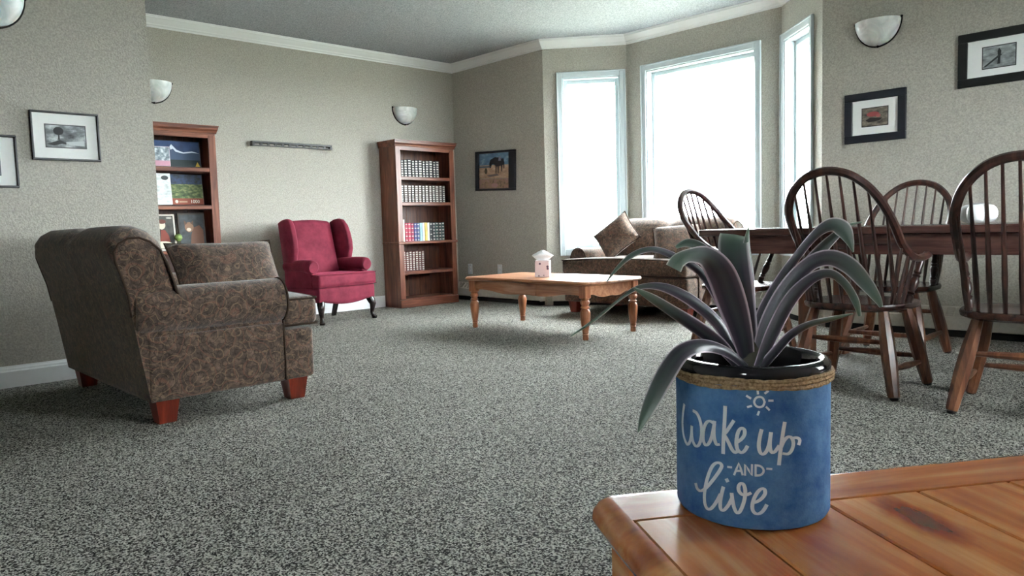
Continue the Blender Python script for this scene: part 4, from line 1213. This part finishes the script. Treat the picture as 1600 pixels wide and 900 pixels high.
# moulded edge running round the top
m = MB()
prof = [(ED, TZ - TT), (ED, TZ), (ED - 0.006, TZ - 0.0006), (0.007, TZ - 0.004), (0.002, TZ - 0.010), (0.0, TZ - 0.017), (0.003, TZ - 0.024), (0.009, TZ - 0.029), (0.011, TZ - 0.034), (ED, TZ - 0.036)]
rings = [[(x_, y_, z) for x_, y_ in rrect(hu - i, hv - i, max(0.004, 0.026 - i), 6)] for i, z in prof]
k = len(rings[0]); vs = [p for r_ in rings for p in r_]
nr = len(rings)
fs = [(a * k + b, a * k + (b + 1) % k, ((a + 1) % nr) * k + (b + 1) % k, ((a + 1) % nr) * k + b) for a in range(nr) for b in range(k)]
m.add(vs, fs); m.build('edge_moulding', M_SIDE_B, ST, ang=50)
for sx in (-1, 1):
    for sy in (-1, 1):
        m = MB(); x_, y_ = sx * (hu - 0.045), sy * (hv - 0.045)
        m.cbox((x_ - 0.026, y_ - 0.026, 0.0), (x_ + 0.026, y_ + 0.026, TZ - 0.036), 0.003); m.build('leg', M_SIDE, ST, smooth=False)
for sy in (-1, 1):
    m = MB(); y_ = sy * (hv - 0.038); m.cbox((-hu + 0.072, y_ - 0.010, TZ - 0.125), (hu - 0.072, y_ + 0.010, TZ - 0.036), 0.002); m.build('apron', M_SIDE_B, ST, smooth=False)
for sx in (-1, 1):
    m = MB(); x_ = sx * (hu - 0.038); m.cbox((x_ - 0.010, -hv + 0.072, TZ - 0.125), (x_ + 0.010, hv - 0.072, TZ - 0.036), 0.002); m.build('apron', M_SIDE_B, ST, smooth=False)

# ------------------------------------------------------------------ potted plant
PX, PY, PR, PH = -0.329, 0.5965, 0.0642, 0.134
def denim():
    m = mat('blue_denim_sleeve', hexc('33639c'), 0.7, spec=0.2)
    N, L, B = nodes(m)
    co = coords(m)
    n = nd(m, 'ShaderNodeTexNoise', Scale=38.0, Detail=5.0, Roughness=0.7); L.new(co, n.inputs['Vector'])
    rp = ramp(m, [(0.3, hexc('31609c')), (0.7, hexc('6292c0'))]); L.new(n.outputs[0], rp.inputs[0]); L.new(rp.outputs[0], B.inputs['Base Color'])
    f = nd(m, 'ShaderNodeTexNoise', Scale=700.0, Detail=2.0); L.new(co, f.inputs['Vector'])
    bump(m, f.outputs[0], 0.3, 0.0006)
    return m
PP = thing('potted_plant', 'purple-green strap-leaf plant in a blue lettered pot', 'plant', (PX, PY, TZ + 0.0005), 0)
m = MB(); m.lathe([(0.0, 0.0), (PR - 0.006, 0.0), (PR - 0.002, 0.002), (PR, 0.006), (PR, 0.119), (PR - 0.002, 0.122), (PR - 0.008, 0.122), (PR - 0.008, 0.02), (0.0, 0.02)], n=64)
POT = m.build('pot', denim(), PP, ang=30)
m = MB(); m.lathe([(PR - 0.004, 0.119), (PR - 0.001, 0.121), (PR + 0.0005, 0.126), (PR, 0.131), (PR - 0.003, 0.1335), (PR - 0.0065, 0.134), (PR - 0.0095, 0.131), (PR - 0.011, 0.124), (PR - 0.011, 0.105), (PR - 0.007, 0.105), (PR - 0.007, 0.119), (PR - 0.004, 0.119)], n=64, cap=False)
m.build('rim', mat('dark_glazed_lip', hexc('262429'), 0.08), POT, ang=60)
m = MB()
for zz, rr_, ph in ((0.1175, 0.0018, 0.0), (0.1205, 0.0019, 1.3), (0.1235, 0.0018, 2.1)):
    m.tube([((PR + 0.0014) * math.cos(2 * PI * q / 96), (PR + 0.0014) * math.sin(2 * PI * q / 96), zz + 0.0006 * math.sin(q * 0.33 + ph)) for q in range(96)], [rr_ * (1 + 0.18 * math.sin(q * 2.1 + ph)) for q in range(96)], 6, closed=True)
def jute():
    m_ = mat('jute_twine', hexc('a58a68'), 0.9, spec=0.1)
    N, L, B = nodes(m_)
    n = nd(m_, 'ShaderNodeTexNoise', Scale=420.0, Detail=3.0); L.new(coords(m_), n.inputs['Vector'])
    rp = ramp(m_, [(0.3, hexc('7a6248')), (0.7, hexc('c4aa86'))]); L.new(n.outputs[0], rp.inputs[0]); L.new(rp.outputs[0], B.inputs['Base Color'])
    bump(m_, n.outputs[0], 0.6, 0.001)
    return m_
m.build('twine', jute(), POT)
M_SOIL = noisy_paint('potting_soil', hexc('2a201b'), hexc('0f0c0b'), 220, 1.0, 0.006)
m = MB()
m.grid(lambda u, v: ((PR - 0.0118) * v * math.cos(2 * PI * u), (PR - 0.0118) * v * math.sin(2 * PI * u), 0.115 + 0.004 * (1 - v) + 0.0012 * math.sin(9 * u * 2 * PI) * v * (1 - v) * 4), 36, 8, closeu=True)
m.build('soil', M_SOIL, PP)

# hand lettering: strokes (traced on the pot's face) wrapped onto the cylinder
STROKES = [
 [(125,203),(119,245),(116,290),(119,335),(127,372),(140,399),(153,388),(161,352),(163,312)], [(163,312),(164,355),(172,392),(186,409),(202,397),(212,355),(211,310),(202,270),(188,243),(172,232)],
 [(272,292),(250,282),(232,298),(222,335),(221,375),(231,402),(248,396),(264,360),(276,302)], [(277,288),(274,330),(277,370),(287,399),(300,400)],
 [(331,213),(329,270),(325,330),(322,390),(321,441)], [(372,284),(355,310),(338,335),(327,350),(338,370),(352,398),(366,426),(382,441),(397,428)],
 [(388,390),(410,376),(427,353),(428,328),(414,318),(398,334),(389,370),(388,405),(397,432),(414,441),(430,430),(441,412)],
 [(513,330),(505,365),(500,405),(506,438),(522,449),(540,432),(553,395),(561,345)], [(561,345),(556,385),(557,420),(566,440),(582,435),(600,410)],
 [(630,293),(622,340),(614,395),(607,450),(602,498)], [(614,410),(628,380),(648,362),(666,368),(674,395),(666,428),(648,447),(624,446)], [(668,372),(684,366),(700,370),(706,382),(702,397)],
 [(345,513),(362,515)], [(377,551),(388,523),(400,494),(409,520),(418,551)], [(384,533),(413,533)], [(431,553),(431,500),(448,527),(465,556),(466,503)], [(484,504),(484,556)], [(484,505),(506,508),(522,522),(523,540),(508,554),(484,556)], [(542,522),(564,524)],
 [(184,600),(191,622),(207,633),(228,624),(252,600),(280,565),(303,532),(314,508),(305,494),(286,493),(266,510),(248,550),(234,600),(227,650),(229,695),(240,721),(257,724),(275,706),(292,680),(305,655)],
 [(321,618),(312,655),(306,695),(309,724),(322,731),(337,718),(352,697),(364,672)], [(339,577),(342,583)],
 [(364,650),(370,690),(378,722),(390,743),(404,738),(418,710),(429,672),(432,632),(424,602),(410,596),(399,610),(400,632),(414,650),(436,654),(458,645)],
 [(468,694),(494,686),(518,668),(532,645),(528,625),(511,624),(491,644),(474,678),(467,712),(474,738),(492,749),(512,742),(528,725),(538,707)],
 [(529,187),(522,206),(504,213),(486,206),(477,187),(485,168),(503,161),(521,168),(529,187)],
 [(494,128),(496,145)], [(532,143),(546,133)], [(552,180),(570,180)], [(539,213),(552,226)], [(501,236),(495,251)], [(462,207),(445,212)], [(458,168),(440,157)]]
def on_pot(zx, zy, rad):
    d = ray_dir(1030 + zx / 3.2138, 570 + zy / 3.2138)
    o = Vector((0 - PX, 0 - PY)); dd = Vector((d.x, d.y))
    a = dd.dot(dd); b = 2 * o.dot(dd); c = o.dot(o) - rad * rad
    t = (-b - math.sqrt(max(0, b * b - 4 * a * c))) / (2 * a)
    return Vector((d.x * t - PX, d.y * t - PY, CAM_H + d.z * t - TZ - 0.0005))
m = MB()
def catmull(P, k=4):
    P = [Vector(p) for p in P]; out = []
    for i in range(len(P) - 1):
        p0, p1, p2, p3 = P[max(0, i - 1)], P[i], P[i + 1], P[min(len(P) - 1, i + 2)]
        for q in range(k):
            t = q / k
            out.append(0.5 * ((2 * p1) + (p2 - p0) * t + (2 * p0 - 5 * p1 + 4 * p2 - p3) * t * t + (3 * p1 - p0 - 3 * p2 + p3) * t ** 3))
    out.append(P[-1]); return out
for si, st in enumerate(STROKES):
    thin = 12 <= si <= 18 or si >= 24
    straight = len(st) <= 2 or si in (13, 15)
    P2 = st if straight else [tuple(p) for p in catmull([(a, b, 0) for a, b in st], 3)]
    P3 = [on_pot(p[0], p[1], PR + 0.0002) for p in P2]
    rad = []
    for i, p in enumerate(P2):
        q0, q1 = P2[max(0, i - 1)], P2[min(len(P2) - 1, i + 1)]
        down = abs(q1[1] - q0[1]) / (math.hypot(q1[0] - q0[0], q1[1] - q0[1]) + 1e-6)
        rad.append((0.00085 if thin else 0.00095 + 0.00055 * down))
    # flat ribbon on the cylinder
    n = len(P3); vs = []; fs = []
    for i, p in enumerate(P3):
        t = (P3[min(n - 1, i + 1)] - P3[max(0, i - 1)]).normalized()
        nrm = Vector((p.x, p.y, 0)).normalized()
        s_ = t.cross(nrm).normalized()
        for sg in (-1, 1):
            q = p + s_ * rad[i] * sg + t * (rad[i] * (0.7 if i == n - 1 else (-0.7 if i == 0 else 0)))
            rxy = math.hypot(q.x, q.y)
            for rr_ in (PR - 0.0003, PR + 0.00035):
                vs.append((q.x * rr_ / rxy, q.y * rr_ / rxy, q.z))
    for i in range(n - 1):
        a = i * 4; b = a + 4
        fs += [(a + 1, a + 3, b + 3, b + 1), (a, b, b + 2, a + 2), (a, a + 1, b + 1, b), (a + 2, b + 2, b + 3, a + 3)]
    fs += [(0, 2, 3, 1), ((n - 1) * 4, (n - 1) * 4 + 1, (n - 1) * 4 + 3, (n - 1) * 4 + 2)]
    m.add(vs, fs)
LT = m.build('lettering', mat('white_chalk_paint', hexc('f0f7fb'), 0.7), POT, smooth=False)
LT['label'] = 'white hand lettering "wake up -AND- live" with a small sun'

def leaf_mat():
    m = mat('purple_green_leaf', (0.05, 0.06, 0.05), 0.38, spec=0.5)
    N, L, B = nodes(m)
    uv = nd(m, 'ShaderNodeTexCoord')
    sp = nd(m, 'ShaderNodeSeparateXYZ'); L.new(uv.outputs['UV'], sp.inputs[0])
    mg = ramp(m, [(0.0, hexc('eadfea')), (0.05, hexc('cdbccb')), (0.10, hexc('5a505f')), (0.30, hexc('3c3945')), (0.50, hexc('454c4f')), (0.70, hexc('3c3945')), (0.90, hexc('5a505f')), (0.95, hexc('cdbccb'))])
    L.new(sp.outputs[0], mg.inputs[0])
    tip = ramp(m, [(0.45, (0, 0, 0)), (0.95, (1, 1, 1))]); L.new(sp.outputs[1], tip.inputs[0])
    gr = ramp(m, [(0.0, hexc('dfe4da')), (0.10, hexc('7d9184')), (0.5, hexc('5f7a6a')), (0.90, hexc('7d9184')), (1.0, hexc('dfe4da'))]); L.new(sp.outputs[0], gr.inputs[0])
    mx = nd(m, 'ShaderNodeMix', data_type='RGBA'); L.new(tip.outputs[0], mx.inputs[0]); L.new(mg.outputs[0], mx.inputs[6]); L.new(gr.outputs[0], mx.inputs[7])
    L.new(mx.outputs[2], B.inputs['Base Color'])
    return m
M_LEAF = leaf_mat()
PC = Vector((PX, PY, TZ + 0.118)); D0 = (PC - Vector((0, 0, CAM_H))).dot(fw)
def leaf(ctrl, twist=0.0, fold=0.22, base=None):
    """ctrl: (image x, image y, extra depth in m, width px). Points become fixed places in the room."""
    P = []
    for a, b, dd, wd in ctrl:
        dep = D0 + dd
        d = ray_dir(a, b)
        P.append((Vector((0, 0, CAM_H)) + d * dep, wd * dep / F_PX))
    pts = catmull([p for p, _ in P], 6)
    ws = [v.x for v in catmull([Vector((w_, 0, 0)) for _, w_ in P], 6)]
    n = len(pts); NC = 7
    m = MB(); uv = []
    vs = []
    for layer in (1, -1):
        for i, p in enumerate(pts):
            t = (pts[min(n - 1, i + 1)] - pts[max(0, i - 1)]).normalized()
            view = (p - Vector((0, 0, CAM_H))).normalized()
            s_ = t.cross(view)
            s_ = s_.normalized() if s_.length > 1e-4 else rt.copy()
            nn = s_.cross(t).normalized()
            if nn.dot(view) > 0: nn = -nn              # towards the viewer
            tw = twist
            sd = s_ * math.cos(tw) + nn * math.sin(tw)
            nr_ = sd.cross(t).normalized()
            for c in range(NC):
                k = -1 + 2 * c / (NC - 1)
                hw_ = max(0.0004, ws[i] / 2)
                q = p + sd * (k * hw_) + nr_ * (fold * hw_ * (abs(k) ** 1.4)) + nr_ * (0.0005 * layer * (1 - 0.8 * abs(k)))
                vs.append(q - Vector((PX, PY, TZ + 0.0005)))
                uv.append((c / (NC - 1), i / (n - 1)))
    fs = []
    o2 = n * NC
    for i in range(n - 1):
        for c in range(NC - 1):
            a = i * NC + c
            fs.append((a, a + 1, a + NC + 1, a + NC)); fs.append((o2 + a, o2 + a + NC, o2 + a + NC + 1, o2 + a + 1))
        a = i * NC; fs.append((a, a + NC, o2 + a + NC, o2 + a)); b = i * NC + NC - 1; fs.append((b, o2 + b, o2 + b + NC, b + NC))
    fs.append(tuple(range(NC)) + tuple(o2 + c for c in reversed(range(NC))))
    e_ = (n - 1) * NC
    fs.append(tuple(e_ + c for c in reversed(range(NC))) + tuple(o2 + e_ + c for c in range(NC)))
    m.add(vs, fs); m.uv = uv
    return m.build('leaf', M_LEAF, PP, ang=70)
LEAVES = [
 # centre dark leaf standing up, tip bent away
 ([(1172,572,0.000,20),(1166,520,0.004,34),(1156,460,0.012,44),(1149,415,0.020,46),(1146,388,0.028,46),(1146,374,0.036,45),(1147,367,0.046,42)], 0.0, 0.04),
 # broad leaf bending to the left with the tip turned over
 ([(1170,572,-0.004,20),(1160,525,-0.010,34),(1145,475,-0.018,46),(1127,428,-0.026,46),(1105,402,-0.034,34),(1078,399,-0.042,22),(1060,407,-0.046,24),(1052,419,-0.046,26)], 0.15, 0.15),
 # small leaf arching behind it
 ([(1166,570,0.012,14),(1148,495,0.018,22),(1125,425,0.022,22),(1102,391,0.026,17),(1076,379,0.030,14),(1056,386,0.032,5)], 0.3, 0.25),
 # long thin leaf to the left, upper
 ([(1164,570,0.010,12),(1130,480,0.016,16),(1095,425,0.010,14),(1052,399,0.000,12),(1018,389,-0.010,10),(988,398,-0.016,9),(965,418,-0.020,6),(948,440,-0.022,2)], 0.4, 0.3),
 # long leaf to the left, lower, drooping to a thin tip
 ([(1160,575,0.000,14),(1128,512,-0.006,20),(1090,475,-0.012,21),(1052,453,-0.020,18),(1020,446,-0.028,12),(992,451,-0.034,8),(965,470,-0.040,5),(928,500,-0.046,5),(892,525,-0.050,3)], 0.5, 0.3),
 # green one beneath it
 ([(1158,578,-0.010,14),(1125,540,-0.016,22),(1090,513,-0.022,23),(1052,488,-0.030,19),(1018,466,-0.036,14),(990,450,-0.042,3)], -0.3, 0.3),
 # near leaf drooping over the rim
 ([(1168,575,-0.010,12),(1135,549,-0.030,17),(1098,539,-0.050,24),(1064,550,-0.066,30),(1038,585,-0.076,34),(1018,625,-0.080,28),(1006,652,-0.081,18),(997,675,-0.081,3)], 0.5, 0.22),
 # narrow upright leaf
 ([(1180,570,0.014,12),(1176,500,0.020,22),(1172,430,0.026,24),(1168,385,0.030,16),(1170,354,0.032,2)], 0.8, 0.3),
 # upper right leaf, tip hanging
 ([(1180,570,0.006,16),(1190,500,0.010,22),(1216,445,0.012,18),(1246,400,0.010,14),(1275,366,0.004,15),(1298,352,-0.004,22),(1316,358,-0.010,26),(1327,376,-0.014,14),(1333,394,-0.016,2)], 0.25, 0.2),
 # companion behind with a thin tip
 ([(1184,570,0.016,14),(1204,505,0.022,20),(1240,445,0.028,22),(1275,400,0.032,20),(1303,371,0.036,14),(1325,353,0.040,7),(1347,347,0.044,2)], 0.2, 0.25),
 # big right arching leaf
 ([(1182,572,-0.002,20),(1200,510,-0.006,28),(1228,455,-0.010,28),(1262,415,-0.014,24),(1295,403,-0.018,26),(1326,415,-0.022,27),(1352,442,-0.024,22),(1370,466,-0.026,13),(1377,480,-0.026,5)], 0.1, 0.2),
 # the one tucked below
 ([(1186,574,-0.010,16),(1208,520,-0.014,22),(1236,468,-0.018,22),(1268,436,-0.020,18),(1297,428,-0.022,15),(1320,444,-0.022,13),(1336,470,-0.022,12),(1343,494,-0.022,5)], 0.3, 0.25),
 # low leaf reaching right over the rim
 ([(1190,575,-0.010,16),(1212,550,-0.014,16),(1236,524,-0.018,15),(1264,508,-0.020,12),(1298,499,-0.022,9),(1333,490,-0.024,2)], 0.5, 0.3),
]
for c, tw, fo in LEAVES: leaf(c, tw, fo)
# short crown the leaves grow from
m = MB(); m.lathe([(0.013, 0.112), (0.015, 0.122), (0.012, 0.135), (0.006, 0.145), (0.0, 0.148)], (-0.004, 0.004, 0), 12); m.build('leaf_crown', flat('4b4a3c'), PP)
